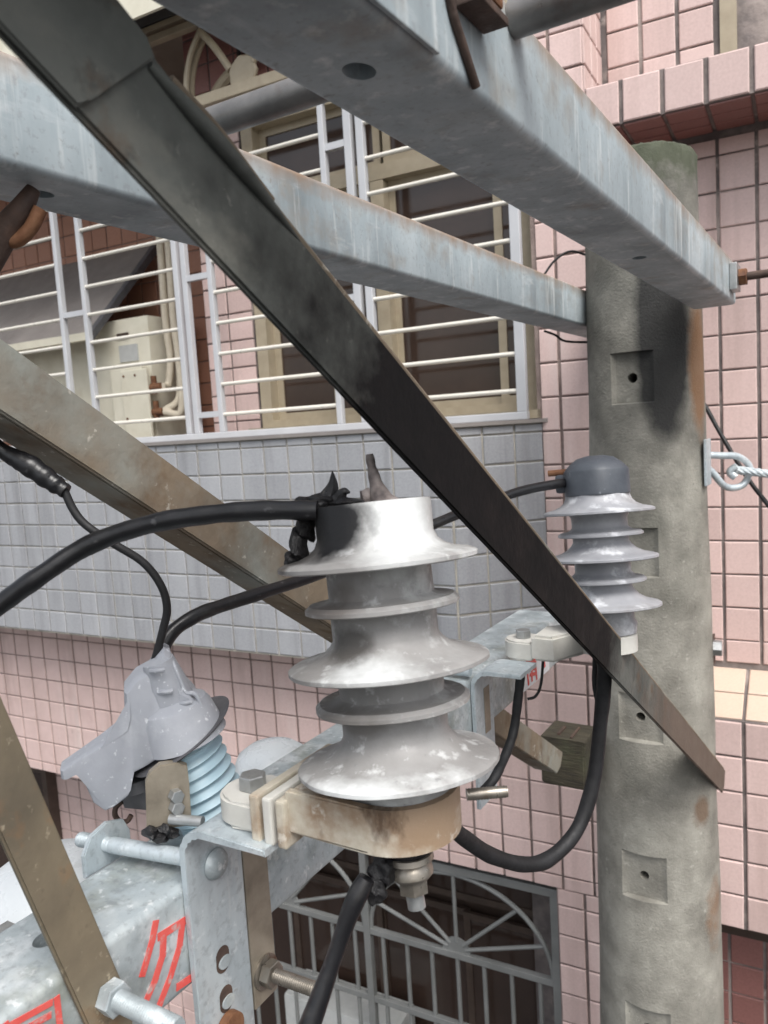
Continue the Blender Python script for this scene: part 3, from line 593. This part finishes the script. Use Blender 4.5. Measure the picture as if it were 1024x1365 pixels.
bm = NB(); d0 = Vector((.280, -.195)); d1 = Vector((.352, -.452)); dv = (d1 - d0).normalized(); nv = Vector((-dv.y, dv.x)); Lh = (d1 - d0).length
def fh(u, v, tt): 
    q = d0 + dv * u + nv * v; return Vector((tt, q.x, q.y))
prism(bm, [(-.44, -.0175), (Lh - .02, -.0175), (Lh, -.009), (Lh, .009), (Lh - .02, .0175), (-.44, .0175)], fh, -.478, -.472, bev=.0015); mk('broad_leg', bm, M['goldrust'], t, smooth=30)
bm = NB(); hexa(bm, fh(Lh - .050, .004, -.472), (1, 0, 0), .0125, .012); mk('nut', bm, M['galv_dirty'], t)
bm = NB(); threaded(bm, fh(Lh - .050, .004, -.460), fh(Lh - .050, .004, -.40), .0075); mk('threaded_rod', bm, M['galv_dirty'], t, smooth=60)
bm = NB(); hexa(bm, fh(Lh - .055, .002, -.60), (1, 0, 0), .017, .014); mk('nut', bm, M['bolt'], t)
# rotten wood block against the pole and its strap end
bm = NB(); box(bm, -.672, -.560, 1.79, 1.90, -.905, -.782, bev=.006)
for v in bm.verts: v.co += Vector((random.uniform(-.002, .002), random.uniform(-.002, .002), random.uniform(-.002, .002)))
wb = thing('wood_block', 'dark rotten wood block wedged against the left side of the pole', 'wood block', KM, (-.63, 1.86, -.86))
mk('block', bm, M['wood'], wb)
bm = NB(); box(bm, -.635, -.628, 1.81, 1.86, -.7825, -.777); box(bm, -.60, -.594, 1.80, 1.87, -.7825, -.7785); mk('splinter', bm, M['darkrust'], wb)
# ------------------------------------------------------------------ arresters
def shed(zc, Rr, rc, hgt, th=.0028):
    return [(rc, zc + .0035), (rc + .004, zc + .002), (Rr * .6 + rc * .4, zc + .0005), (Rr - .002, zc - .0016), (Rr, zc - .0006), (Rr, zc + th - .0012), (Rr - .0016, zc + th), (Rr * .82 + rc * .18, zc + th + .0018),
            (Rr * .5 + rc * .5, zc + th + hgt * .22), (Rr * .25 + rc * .75, zc + th + hgt * .45), (Rr * .08 + rc * .92, zc + th + hgt * .75), (rc, zc + th + hgt)]
def axis_frame(base, top):
    z = (Vector(top) - Vector(base)).normalized(); x = (Vector((1, 0, 0)) - z * z.x).normalized(); y = z.cross(x)
    return KM @ Matrix(((x.x, y.x, z.x, base[0]), (x.y, y.y, z.y, base[1]), (x.z, y.z, z.z, base[2]), (0, 0, 0, 1)))
GLZ = [(.36, .36, .355), (.46, .46, .455), (.56, .565, .56)]
m1 = mat('scorched_glazed_housing', [(.17, .165, .16), (.25, .245, .24), (.34, .34, .335)], 10, rough=.5, rvar=.2, spec=.4, bump=.2, bscale=60,
    layers=[dict(c=(.15, .135, .125), scale=8, lo=.54, hi=.72, amt=.7), dict(c=(.62, .64, .64), scale=14, lo=.54, hi=.66, amt=.6), dict(c=(.70, .72, .72), scale=70, lo=.58, hi=.68, amt=.45), dict(c=(.20, .20, .20), scale=130, lo=.63, hi=.70, amt=.6)],
    spots=[dict(at=(.042, -.034, .218), r=(.044, .06, .046), c=(.62, .64, .64), na=1.0, ns=35, amt=.85, **{'in': .3}), dict(at=(.03, -.07, .122), r=(.05, .04, .014), c=(.64, .66, .66), na=1.1, ns=45, amt=.8, **{'in': .3}), dict(at=(.01, -.078, .038), r=(.06, .035, .010), c=(.64, .66, .66), na=1.1, ns=55, amt=.85, **{'in': .3}),
           dict(at=(-.014, -.048, .222), r=(.046, .036, .032), c=(.008, .008, .009), na=.8, ns=36, **{'in': .6}),
           dict(at=(-.058, -.040, .205), r=(.040, .055, .045), c=(.05, .046, .044), na=.9, ns=45, amt=.9), dict(at=(-.015, -.06, .170), r=(.05, .035, .018), c=(.15, .135, .125), na=.8, amt=.85),
           dict(at=(-.008, -.050, .136), r=(.030, .030, .016), c=(.06, .055, .05), na=.8, amt=.85), dict(at=(-.01, -.05, .078), r=(.042, .036, .014), c=(.13, .12, .11), na=.8, amt=.75)])
m2 = mat('dusty_glazed_housing', [(.21, .215, .235), (.30, .305, .325), (.40, .405, .42)], 12, rough=.45, bump=.15, bscale=70,
    layers=[dict(c=(.72, .74, .77), scale=26, lo=.54, hi=.64, amt=.6), dict(c=(.09, .08, .08), scale=12, lo=.54, hi=.70, amt=.75)])
Ls, Ss, RC = .0770, .0595, .0407
b1 = (-.296, .490, -.290); t1 = (-.317, .505, -.066)
F1 = axis_frame(b1, t1)
ar1 = thing('surge_arrester', 'burnt grey ribbed insulator with its top blown open, nearest and largest in the middle', 'insulator', F1, (0, 0, 0))
prof = [(.034, -.004), (.041, -.003), (.042, .010), (RC, .016)]
for z, r_, hg_ in ((.0370, Ls, .020), (.0825, Ss, .005), (.1130, Ls, .018), (.1575, Ss, .005)): prof += shed(z, r_, RC, hg_, .0034)
prof += [(RC, .186)] + shed(.1910, Ls, .0450, .015, .0034)[:-1] + [(.0450, .212), (.0452, .2345), (.0443, .2365), (.041, .2368), (.040, .233), (.01, .232)]
bm = NB(); lathe(bm, prof, 96, wob=lambda t, z: 1 + .004 * math.sin(5 * t + 50 * z) + .003 * math.sin(11 * t - 70 * z)); mk('ribbed_housing', bm, m1, ar1, smooth=50)
# burnt remains of the cap
random.seed(11)
def blob(bm, c, r, n=2, amp=.30):
    g = bmesh.ops.create_icosphere(bm, subdivisions=n, radius=1)['verts']
    ph = [random.uniform(0, 6) for _ in range(6)]
    for v in g:
        p = v.co.copy(); k = 1 + amp * (math.sin(3 * p.x + ph[0]) * math.sin(4 * p.y + ph[1]) + .5 * math.sin(6 * p.z + ph[2] + 3 * p.x)) + random.uniform(-.1, .1) * amp
        v.co = Vector(c) + Vector((p.x * r[0], p.y * r[1], p.z * r[2])) * k
bm = NB()
for c, r_ in (((-.044, -.022, .2375), (.009, .012, .010)), ((-.034, -.016, .2415), (.012, .012, .007)), ((-.0465, -.024, .226), (.005, .010, .014)), ((-.052, -.028, .210), (.0045, .010, .014)), ((-.058, -.031, .199), (.005, .009, .007)), ((-.018, -.016, .2385), (.018, .010, .003)), ((-.036, -.026, .238), (.012, .010, .005))): blob(bm, c, r_, 3, .22)
def spike(bm, pts, r0_, r1_): tube(bm, pts, lambda q: r0_ + (r1_ - r0_) * q, 7, smooth=4)
spike(bm, [(-.030, -.014, .243), (-.026, -.012, .253), (-.025, -.012, .264)], .0085, .0005); spike(bm, [(-.022, -.014, .241), (-.015, -.014, .247), (-.010, -.014, .246)], .006, .0010); spike(bm, [(-.016, -.016, .2395), (.004, -.018, .2385)], .004, .0008)
mk('charred_lump', bm, M['charred'], ar1, smooth=45)
bm = NB(); tube(bm, [(.010, .004, .230), (.006, .004, .240), (.003, .004, .252), (.001, .004, .264), (.000, .004, .274)], lambda q: .011 * (1 - q) ** 3 + .0046 - .0014 * q + .0003 * math.sin(23 * q), 9, smooth=5); blob(bm, (-.004, .000, .241), (.005, .004, .008), 2); mk('burnt_stud', bm, M['ash'], ar1, smooth=45)
bm = NB(); blob(bm, (-.012, -.020, -.040), (.010, .010, .012), 3, .3); blob(bm, (-.016, -.026, -.052), (.007, .007, .010), 3, .3); mk('charred_lug', bm, M['charred'], ar1, smooth=45)
bm = NB(); lathe(bm, [(.0165, -.004), (.0185, -.008), (.0185, -.030), (.016, -.034)], 28); mk('terminal_collar', bm, M['charred'], ar1, smooth=40)
bm = NB(); lathe(bm, [(.010, -.033), (.0180, -.034), (.0190, -.038), (.0145, -.041), (.0170, -.044), (.0175, -.049), (.0150, -.052), (.009, -.053)], 28); mk('terminal_washer', bm, M['bolt_brown'], ar1, smooth=40)
bm = NB(); hexa(bm, (.001, 0, -.064), (0, 0, 1), .0120, .012); mk('terminal_nut', bm, M['bolt_brown'], ar1)
bm = NB(); rod(bm, (.001, 0, -.064), (.002, 0, -.076), .0070); mk('terminal_stud', bm, M['bolt'], ar1, smooth=True)
def band(parent, cn, ca, h0, h1, rr, nend, th, m, name='clamp_band'):
    """U-shaped band round an arrester foot, open towards -n"""
    bm = NB(); outp = [(nend, ca - rr)] + [(cn + rr * math.cos(R(t)), ca + rr * math.sin(R(t))) for t in range(-90, 91, 9)] + [(nend, ca + rr)]
    ri = rr - th; inn = [(nend, ca - ri)] + [(cn + ri * math.cos(R(t)), ca + ri * math.sin(R(t))) for t in range(-90, 91, 9)] + [(nend, ca + ri)]
    prism(bm, outp + inn[::-1], lambda u, v, t: Vector((u, v, t)), h0, h1, bev=.002)
    return mk(name, bm, m, parent, smooth=35)
br1 = thing('arrester_bracket', 'scorched beige bracket clamping the foot of the burnt insulator', 'bracket', KM, (-.35, .49, -.29))
band(br1, -.300, .489, -.303, -.268, .0475, -.372, .006, M['frp'])
bm = NB(); lathe(bm, [(.030, -.3005), (.0412, -.300), (.0412, -.275), (.036, -.274)], 40, Matrix.Translation((-.300, .489, 0))); box(bm, -.370, -.335, .449, .529, -.299, -.276); mk('foot_plate', bm, M['frp'], br1, smooth=40)
for n_, m_ in ((-.4005, 'frp'), (-.3875, 'frp_clean'), (-.3745, 'frp')):
    bm = NB(); box(bm, n_ - .0044, n_ + .0044, .436, .545, -.314, -.276, bev=.002); mk('clamp_rib', bm, M[m_], br1)
def flange(parent, cn, ca, h0, h1, m, ln=.05):
    bm = NB(); prism(bm, [(cn + .026 * math.cos(R(t)), ca + .026 * math.sin(R(t))) for t in range(90, 271, 12)] + [(cn + ln, ca - .026), (cn + ln, ca + .026)], lambda u, v, t: Vector((u, v, t)), h0, h1, bev=.0025)
    mk('flange', bm, m, parent, smooth=35)
    bm = NB(); hexa(bm, (cn + .002, ca, h1), (0, 0, 1), .0115, .012); mk('bolt_head', bm, M['bolt'], parent)
flange(br1, -.430, .468, -.312, -.289, M['frp_clean'], .025)
bm = NB(); threaded(bm, (-.262, .530, -.290), (-.235, .548, -.290), .0050); mk('stud', bm, M['bolt_brown'], br1, smooth=60)
# hooked hanger straps that carry the brackets on the lower arm
def strap(label, ac_, m, wdt=.066, hb=-.60, hang_top=-.313, nend=-.385):
    t = thing('hanger_strap', label, 'strap', KM, (-.47, ac_, -.46))
    th = .006; n0 = -.4775; rb_ = .026
    outer = [(n0, hb)] + [(n0 + rb_ - rb_ * math.cos(R(q)), hang_top - rb_ + rb_ * math.sin(R(q))) for q in range(0, 91, 10)] + [(nend, hang_top)]
    ri = rb_ - th
    inner = [(n0 + th, hb)] + [(n0 + rb_ - ri * math.cos(R(q)), hang_top - rb_ + ri * math.sin(R(q))) for q in range(0, 91, 10)] + [(nend, hang_top - th)]
    bm = NB(); prism(bm, outer + inner[::-1], lambda u, v, q: Vector((u, q, v)), ac_ - wdt / 2, ac_ + wdt / 2, bev=.0012)
    mk('strap', bm, m, t, smooth=35)
    return t
st1 = strap('galvanised hooked strap with round bolt head holding the burnt insulator bracket', .460, M['galv'])
bm = NB(); lathe(bm, [(.013, 0), (.0135, .001), (.012, .004), (.007, .0068), (.001, .0075)], 24, Matrix.Translation((-.4712, .460, -.362)) @ Matrix.Rotation(R(90), 4, 'Y')); mk('carriage_bolt_head', bm, M['galv_dirty'], st1, smooth=50)
for h in (-.450, -.487):
    bm = NB(); prism(bm, [(.008 * math.cos(R(t)), .008 * math.sin(R(t)) + (.004 if t < 180 else -.004)) for t in range(0, 360, 20)], lambda u, v, t_: Vector((t_, .459 + u, h + v)), -.4714, -.4709)
    mk('dark_slot_patch', bm, M['darkrust'], st1)  # raised dark patch painted for the shade inside a slot, no opening cut
    bm = NB(); prism(bm, [(.0075 * math.cos(R(t)) , .0055 * math.sin(R(t)) - .003) for t in range(0, 360, 20)], lambda u, v, t_: Vector((t_, .4605 + u, h + v)), -.4709, -.4695)
    mk('slot_rim', bm, M['galv_dirty'], st1)
bm = NB(); hexa(bm, (-.4712, .457, -.512), (1, 0, 0), .014, .008, 24); mk('rusty_bolt_head', bm, M['rust'], st1)
bm = NB(); rod(bm, (-.477, .445, -.352), (-.565, .430, -.352), .0072); threaded(bm, (-.565, .430, -.352), (-.602, .424, -.352), .0068); mk('clamp_rod', bm, M['galv'], st1, smooth=40)
bm = NB(); prism(bm, [(.405, -.372), (.405, -.352), (.414, -.338), (.432, -.333), (.450, -.339), (.456, -.352), (.456, -.372)], lambda u, v, t_: Vector((t_, u, v)), -.5765, -.5715, bev=.001); mk('back_plate', bm, M['galv'], st1)
st1b = thing('brown_strap', 'narrow tarnished brown strap with a nut and threaded rod beside the hooked strap', 'strap', KM, (-.47, .512, -.46))
bm = NB(); box(bm, -.4778, -.4725, .4955, .528, -.525, -.345, bev=.001); mk('strap', bm, M['brownplate'], st1b)
bm = NB(); lathe(bm, [(.016, 0), (.016, .002)], 24, Matrix.Translation((-.4724, .512, -.497)) @ Matrix.Rotation(R(90), 4, 'Y')); mk('washer', bm, M['bolt_brown'], st1b)
bm = NB(); hexa(bm, (-.470, .512, -.497), (1, 0, 0), .0125, .010); mk('nut', bm, M['bolt_brown'], st1b)
bm = NB(); threaded(bm, (-.461, .512, -.497), (-.408, .514, -.497), .0068); mk('threaded_rod', bm, M['bolt_brown'], st1b, smooth=60)
bm = NB(); hexa(bm, (-.4723, .512, -.362), (1, 0, 0), .011, .008); mk('nut', bm, M['bolt_brown'], st1b)
bm = NB(); rod(bm, (-.466, .512, -.362), (-.455, .514, -.375), .004); mk('bolt_end', bm, M['bolt_brown'], st1b, smooth=True)
# second arrester further along the arm
b2 = (-.317, 1.144, -.327); t2 = (-.334, 1.166, -.063)
F2 = axis_frame(b2, t2)
ar2 = thing('surge_arrester', 'smaller looking grey ribbed insulator with dark cap standing in front of the pole', 'insulator', F2, (0, 0, 0))
prof = [(.036, .004), (.042, .005), (.044, .020), (RC, .026)]
for z, r_, hg_ in ((.046, .081, .026), (.0835, .062, .010), (.117, .081, .022), (.152, .062, .009)): prof += shed(z, r_, RC, hg_, .0034)
prof += [(RC, .178)] + shed(.186, .081, .047, .018, .0034)[:-1] + [(.047, .210), (.047, .222), (.01, .222)]
bm = NB(); lathe(bm, prof, 80, wob=lambda t, z: 1 + .004 * math.sin(5 * t + 50 * z)); mk('ribbed_housing', bm, m2, ar2, smooth=50)
bm = NB(); lathe(bm, [(.0478, .212), (.0485, .213), (.0485, .247), (.0475, .2495), (.040, .258), (.028, .267), (.014, .2705), (.001, .271)], 40, wob=lambda t, z: 1 + .020 * math.cos(6 * t + 1)); mk('cap', bm, M['cap'], ar2, smooth=28)
bm = NB(); box(bm, -.056, -.036, -.026, .006, .218, .246, bev=.005); mk('cable_inlet', bm, M['cap'], ar2, smooth=35)
bm = NB(); rod(bm, (-.070, -.010, .250), (-.036, -.006, .250), .0048); mk('rusty_stud', bm, M['rust'], ar2, smooth=True)
bm = NB(); lathe(bm, [(.036, -.024), (.042, -.022), (.043, .002), (.040, .0035)], 32); mk('foot', bm, M['frp_clean'], ar2, smooth=40)
br2 = thing('arrester_bracket', 'off white bracket with hex bolt holding the capped insulator by the pole', 'bracket', KM, (-.40, 1.1, -.34))
bm = NB(); prism(bm, [(-.405, 1.058), (-.405, 1.118), (-.350, 1.165), (-.335, 1.13), (-.350, 1.105), (-.372, 1.058)], lambda u, v, t: Vector((u, v, t)), -.350, -.312, bev=.004); mk('arm_block', bm, M['frp_clean'], br2, smooth=35)
flange(br2, -.430, 1.086, -.352, -.324, M['frp_clean'], .024)
st2 = strap('galvanised hooked strap at the far end of the lower crossarm below the off white bracket', 1.03, M['galv'], hang_top=-.353, hb=-.565, nend=-.40)
bm = NB(); box(bm, -.4714, -.4708, 1.028, 1.048, -.46, -.39); mk('rust_stain', bm, M['brownplate'], st2)
bm = NB(); rod(bm, (-.478, 1.0, -.357), (-.60, 1.0, -.357), .0072); mk('clamp_rod', bm, M['galv'], st2, smooth=True)
# ------------------------------------------------------------------ tilted arrester with grey animal-guard cover
S = .000655                                        # metres per drawing unit of the cover outline
vx = Vector((.658, .753, 0)); vy = Vector((-.753, .658, 0)); vz = Vector((0, 0, 1))
C0 = Vector((-.559, .474, -.260))                 # cover centre (drawn at 195, 980)
tl = R(-3.5)
def cv(px_, py_, y=0.):
    u, v = (px_ - 195) * S, -(py_ - 980) * S
    u, v = u * math.cos(tl) - v * math.sin(tl), u * math.sin(tl) + v * math.cos(tl)
    return C0 + vx * u + vz * v + vy * y
ar3 = thing('covered_arrester', 'pale blue ribbed insulator leaning left under a grey plastic cover', 'insulator', KM, tuple(C0))
out = [(222, 863), (230, 868), (236, 890), (243, 915), (256, 922), (266, 935), (276, 965), (281, 982), (262, 990), (240, 995), (215, 1006), (190, 1022), (172, 1032), (168, 1050), (165, 1066), (150, 1077), (139, 1082), (124, 1070), (115, 1046), (107, 1030), (98, 1025), (84, 1031), (83, 1019), (104, 1006), (134, 988), (163, 970), (168, 950), (168, 916), (184, 897), (203, 888), (212, 874)]
cx_ = sum(p[0] for p in out) / len(out); cy_ = sum(p[1] for p in out) / len(out)
bm = NB(); layers_ = [(-.034, .86), (-.032, .93), (-.026, .985), (-.020, 1.0), (.020, 1.0), (.026, .985), (.032, .93), (.034, .86)]
# depth swells over the bell and thins out to the horn at the lower left
def swell(x, y): return .42 + .58 * max(0, min(1, (x - 120) / 90)) * max(.35, min(1, (y - 850) / 80))
rg = []
for dep, k in layers_:
    ring = []
    for x, y in out:
        # inset towards the local centre line of the shape
        tx, ty = (222, 955) if x > 160 else (140, 1028)
        xx, yy = tx + (x - tx) * k, ty + (y - ty) * k
        ring.append(bm.verts.new(cv(xx, yy, dep * swell(x, y))))
    rg.append(ring)
n_ = len(out)
for a, b in zip(rg, rg[1:]):
    for k in range(n_): bm.faces.new((a[k], a[(k + 1) % n_], b[(k + 1) % n_], b[k]))
for ring, fl in ((rg[0], True), (rg[-1], False)):
    f = bm.faces.new(ring[::-1] if fl else ring); 
bmesh.ops.triangulate(bm, faces=[f for f in bm.faces if len(f.verts) > 4])
cover = mk('cover', bm, M['cover'], ar3, smooth=28)
# raised bell of the cover round the arrester head
q0 = cv(222, 905); q1 = cv(252, 1000); ax3 = (q1 - q0).normalized()
def axm(o, z): 
    z = z.normalized(); x = (Vector((1, 0, 0)) - z * z.x).normalized(); y = z.cross(x)
    return Matrix(((x.x, y.x, z.x, o.x), (x.y, y.y, z.y, o.y), (x.z, y.z, z.z, o.z), (0, 0, 0, 1)))
bm = NB(); lathe(bm, [(.006, -.020), (.014, -.018), (.018, .004), (.0195, .020), (.029, .026), (.032, .032), (.0365, .056), (.0375, .060), (.035, .060), (.02, .058)], 40, axm(q0 + vy * -.012, ax3)); mk('bell', bm, M['cover'], ar3, smooth=30)
bm = NB(); lathe(bm, [(.030, .0), (.052, .001), (.0535, .002), (.052, .0035), (.03, .004)], 44, axm(cv(241, 993) + vy * .002, (ax3 + vx * .30).normalized())); mk('skirt', bm, M['coverdark'], ar3, smooth=45)
bm = NB(); tube(bm, [cv(226, 866, -.010), cv(236, 888, -.022), cv(245, 912, -.026), cv(250, 921, -.028), cv(262, 924, -.030), cv(272, 950, -.032), cv(280, 976, -.034)], .0022, 8, smooth=5); mk('seam', bm, M['cover'], ar3, smooth=True)
for x, y in ((212, 884), (222, 914), (246, 932), (256, 962)):
    bm = NB(); tube(bm, [cv(x - 9, y + 3, -.027), cv(x, y, -.034), cv(x + 9, y - 1, -.034)], .0022, 8, smooth=4); mk('clip', bm, M['cover'], ar3, smooth=True)
# blue sheds
o3 = cv(238, 998, .002); e3 = cv(282, 1112, .002); d3 = e3 - o3; L3 = d3.length
prof = [(.020, 0), (.029, .001)]
for k in range(7):
    z = .003 + k * .0108
    prof += [(.0300, z), (.0305, z + .002), (.0360, z + .0055), (.0365, z + .0062), (.0358, z + .0070), (.0305, z + .0088)]
prof += [(.0300, .0795), (.0320, .081), (.0320, L3 + .012), (.024, L3 + .014)]
bm = NB(); lathe(bm, prof, 44, axm(o3, d3)); mk('ribbed_body', bm, M['blue'], ar3, smooth=45)
bm = NB(); lathe(bm, [(.018, 0), (.026, .001), (.026, .012), (.018, .013)], 28, axm(cv(186, 1045, .012), ax3)); box(bm, -.02, .02, -.02, .02, 0, .03, mtx=axm(cv(190, 1050, .02), ax3)); mk('inner_fitting', bm, M['coverdark'], ar3, smooth=40)
# its steel mounting plate with two shiny bolts
mp = thing('mounting_plate', 'tarnished steel lug plate with two shiny bolts in front of the pale blue insulator', 'plate', KM, (-.515, .455, -.36))
def pv(px_, py_, y=0.): 
    return cv(px_, py_ - 26, -.052 + y)
bm = NB(); prism(bm, [(192, 1118), (192, 1052), (197, 1040), (210, 1030), (232, 1029), (246, 1036), (248, 1060), (250, 1118)], lambda u, v, t_: pv(u, v, t_), 0, .010, bev=.001); mk('plate', bm, M['brownplate'], mp)
for x, y in ((228, 1072), (228, 1088)):
    bm = NB(); hexa(bm, pv(x, y, .001), tuple(-vy + vx * .4), .0062, .009); mk('bolt', bm, M['bolt'], mp)
bm = NB(); rod(bm, pv(222, 1102, -.004), pv(262, 1100, -.02), .0045); mk('pin', bm, M['bolt'], mp, smooth=True)
bm = NB(); 
for x, y in ((196, 1118), (208, 1126), (222, 1122), (214, 1116)): blob(bm, pv(x, y, -.002), (.008, .006, .005), 2)
mk('tar', bm, M['charred'], mp, smooth=50)
bm = NB(); tube(bm, [cv(160, 1088, .01), cv(152, 1095, .01), cv(150, 1106, .01), cv(156, 1116, .01), cv(166, 1118, .01), cv(172, 1110, .01)], .0025, 8, smooth=5); mk('ring', bm, M['darkrust'], mp, smooth=True)
# ------------------------------------------------------------------ white bell insulators behind the lower arm
for k, (n, a, h, sc3, lab) in enumerate(((-.672, .440, -.398, 1.45, 'white porcelain bell insulator behind the near end of the lower crossarm, lower left'), (-.665, .77, -.408, 1.0, 'white porcelain bell insulator peeking out behind the scorched bracket'))):
    bm = NB(); lathe(bm, [(.01, -.11), (.03, -.11), (.032, -.075), (.060, -.072), (.062, -.068), (.058, -.055), (.054, -.030), (.046, -.012), (.032, -.002), (.012, .002), (.001, .0025)], 48, Matrix.Translation((n, a, h)) @ Matrix.Scale(sc3, 4))
    tag(mk('bell_insulator', bm, M['white'], frame=KM, org=(n, a, h - .11), smooth=45), lab, 'insulator', 'white bell insulators')
# ------------------------------------------------------------------ cables
def cable(label, pts, r, m, cat='cable', seg=14, sm=8, name='cable'):
    ph = random.uniform(0, 6); rf = r if callable(r) else (lambda q: r * (1 + .03 * math.sin(37 * q + ph) + .025 * math.sin(83 * q + 2 * ph)))
    bm = NB(); tube(bm, pts, rf, seg, smooth=sm)
    return tag(mk(name, bm, m, frame=KM, org=tuple(pts[0]), smooth=True), label, cat)
cable('thick black cable curving from the left edge to the burnt insulator top', [(-.588, .267, -.182), (-.563, .312, -.134), (-.549, .341, -.113), (-.529, .361, -.095), (-.504, .391, -.074), (-.464, .416, -.061), (-.421, .437, -.056), (-.384, .454, -.055), (-.345, .472, -.057)], .0076, M['tape'])
c2 = thing('spliced_cable', 'thin black cable with a fat taped splice at the left, dropping to the grey cover', 'cable', KM, (-.597, .444, -.037))
bm = NB(); tube(bm, [(-.672, .396, .031), (-.647, .419, .003), (-.625, .431, -.013), (-.608, .439, -.028), (-.597, .444, -.037)], lambda q: .0062 + .0035 * math.sin(math.pi * q) * (1 if q > .4 else .5) + .0006 * math.sin(40 * q), 14, smooth=8); mk('splice', bm, M['tape'], c2, smooth=True)
bm = NB(); tube(bm, [(-.599, .443, -.034), (-.592, .446, -.054), (-.582, .45, -.068), (-.562, .46, -.085), (-.543, .475, -.104), (-.533, .484, -.126), (-.532, .488, -.148), (-.539, .487, -.169), (-.551, .481, -.206)], .0037, 12, smooth=8); mk('lead', bm, M['matteblack'], c2, smooth=True)
cable('black cable linking the grey cover to the dark capped insulator behind the brace', [(-.561, .493, -.212), (-.557, .510, -.182), (-.550, .539, -.169), (-.546, .577, -.166), (-.539, .629, -.164), (-.522, .746, -.157), (-.470, .899, -.126), (-.444, .987, -.112), (-.409, 1.069, -.099), (-.362, 1.150, -.094)], .0070, M['tape'])
cable('thick black cable looping low between the burnt insulator and the pole', [(-.319, 1.142, -.330), (-.321, 1.140, -.345), (-.324, 1.146, -.372), (-.327, 1.151, -.409), (-.334, 1.152, -.464), (-.346, 1.145, -.559), (-.364, 1.114, -.627), (-.389, 1.060, -.652), (-.412, 1.012, -.643), (-.438, .954, -.605), (-.453, .904, -.558), (-.454, .861, -.518), (-.459, .816, -.473)], .0112, M['matteblack'])
cable('short black lead beside the top of the looping cable', [(-.339, 1.160, -.35), (-.343, 1.160, -.402), (-.340, 1.158, -.428), (-.332, 1.153, -.450)], .0048, M['matteblack'])
cable('black cable hanging from the off white bracket down behind the burnt insulator', [(-.420, 1.050, -.366), (-.424, 1.045, -.404), (-.430, 1.036, -.453), (-.433, 1.007, -.480), (-.435, .969, -.498), (-.452, .956, -.520)], .0068, M['matteblack'])
cable('thin black wire loop in front of the white paper label', [(-.405, 1.109, -.345), (-.409, 1.103, -.397), (-.416, 1.096, -.417), (-.427, 1.089, -.421)], .0022, M['matteblack'])
cable('fat black taped lead hanging from the burnt insulator terminal to the bottom edge', [(-0.3090, 0.4520, -0.3290), (-0.3140, 0.4460, -0.3400), (-0.3190, 0.4390, -0.3550), (-0.3250, 0.4290, -0.3780), (-0.3310, 0.4180, -0.4020), (-0.3380, 0.4000, -0.4330), (-0.3430, 0.3820, -0.4610)], lambda q: .0064 + .0010 * math.sin(9 * q) + .0012 * q, M['tape'])
cable('thin black cable crossing the pink wall right of the pole', [(-.40, 2.215, .097), (-.346, 2.205, .028), (-.293, 2.167, -.066), (-.232, 2.133, -.170), (-.171, 2.101, -.252), (-.02, 2.0, -.43)], .0055, M['matteblack'])
cable('thin black wire arching out at the left of the pole top', [(-.720, 2.02, .35), (-.699, 2.034, .381), (-.676, 2.053, .415), (-.642, 2.076, .436), (-.605, 2.10, .424), (-.55, 2.12, .40)], .003, M['matteblack'])
cable('thin black wire under the end of the second crossarm', [(-.68, 1.96, .226), (-.659, 1.98, .215), (-.634, 1.992, .197), (-.57, 2.03, .19)], .003, M['matteblack'])
# eye bolt and guy strand on the right side of the pole
eb = thing('eye_bolt', 'galvanised eye bolt on the right side of the pole', 'eye bolt', KM, (-.33, 2.02, -.12))
q = KM.inverted()
bm = NB(); box(bm, -.3035, -.2975, 1.955, 2.025, -.178, -.068, bev=.0015); mk('curved_plate', bm, M['galv'], eb)
bm = NB(); tube(bm, [(-.318, 2.02, -.106), (-.281, 2.05, -.112), (-.245, 2.088, -.118), (-.222, 2.112, -.148), (-.236, 2.098, -.188), (-.270, 2.065, -.190), (-.298, 2.036, -.150), (-.318, 2.021, -.128)], .0085, 12, smooth=8); mk('eye', bm, M['galv'], eb, smooth=True)
gw = thing('guy_wire', 'twisted steel guy strand hooked through the eye bolt at the right edge', 'wire', KM, (-.25, 2.1, -.155))
for k in range(5):
    pts = []
    for i in range(40):
        u = i / 39; c = Vector((-.250, 2.085, -.150)).lerp(Vector((.25, 2.12, -.235)), u); t = u * 40 + k * 2 * math.pi / 5
        pts.append(c + Vector((0, math.cos(t), math.sin(t))) * .0065)
    bm = NB(); tube(bm, pts, .0048, 8); mk('strand', bm, M['galv'], gw, smooth=True)
bm = NB(); tube(bm, [(-.246, 2.085, -.142), (-.262, 2.085, -.155), (-.250, 2.085, -.168)], .011, 10, smooth=5); mk('thimble', bm, M['galv'], gw, smooth=True)
pb = thing('pole_bolt', 'zinc hex bolt with washer low on the right side of the pole', 'bolt', KM, (-.30, 2.03, -.59))
bm = NB(); hexa(bm, (-.302, 2.03, -.588), (1, .1, 0), .020, .022); mk('head', bm, M['bolt'], pb)
bm = NB(); box(bm, -.305, -.3005, 2.0, 2.06, -.635, -.56); mk('washer', bm, M['darkrust'], pb)
# rusty hook under the near end of the second arm
hk = thing('rusty_hook', 'dark rusty hook under the second upper crossarm at the left edge', 'hook', KM, (-.66, .42, .2))
bm = NB(); tube(bm, [(-.600, .445, .222), (-.606, .436, .205), (-.616, .428, .190), (-.624, .422, .172), (-.630, .414, .150)], lambda q: .006 + .005 * math.sin(3 * q), 12, smooth=6); mk('hook', bm, M['darkrust'], hk, smooth=True)
bm = NB(); tube(bm, [(-.592, .444, .204), (-.600, .438, .188), (-.612, .430, .178), (-.624, .424, .186), (-.630, .424, .204)], .006, 12, smooth=6); mk('shank', bm, M['rust'], hk, smooth=True)
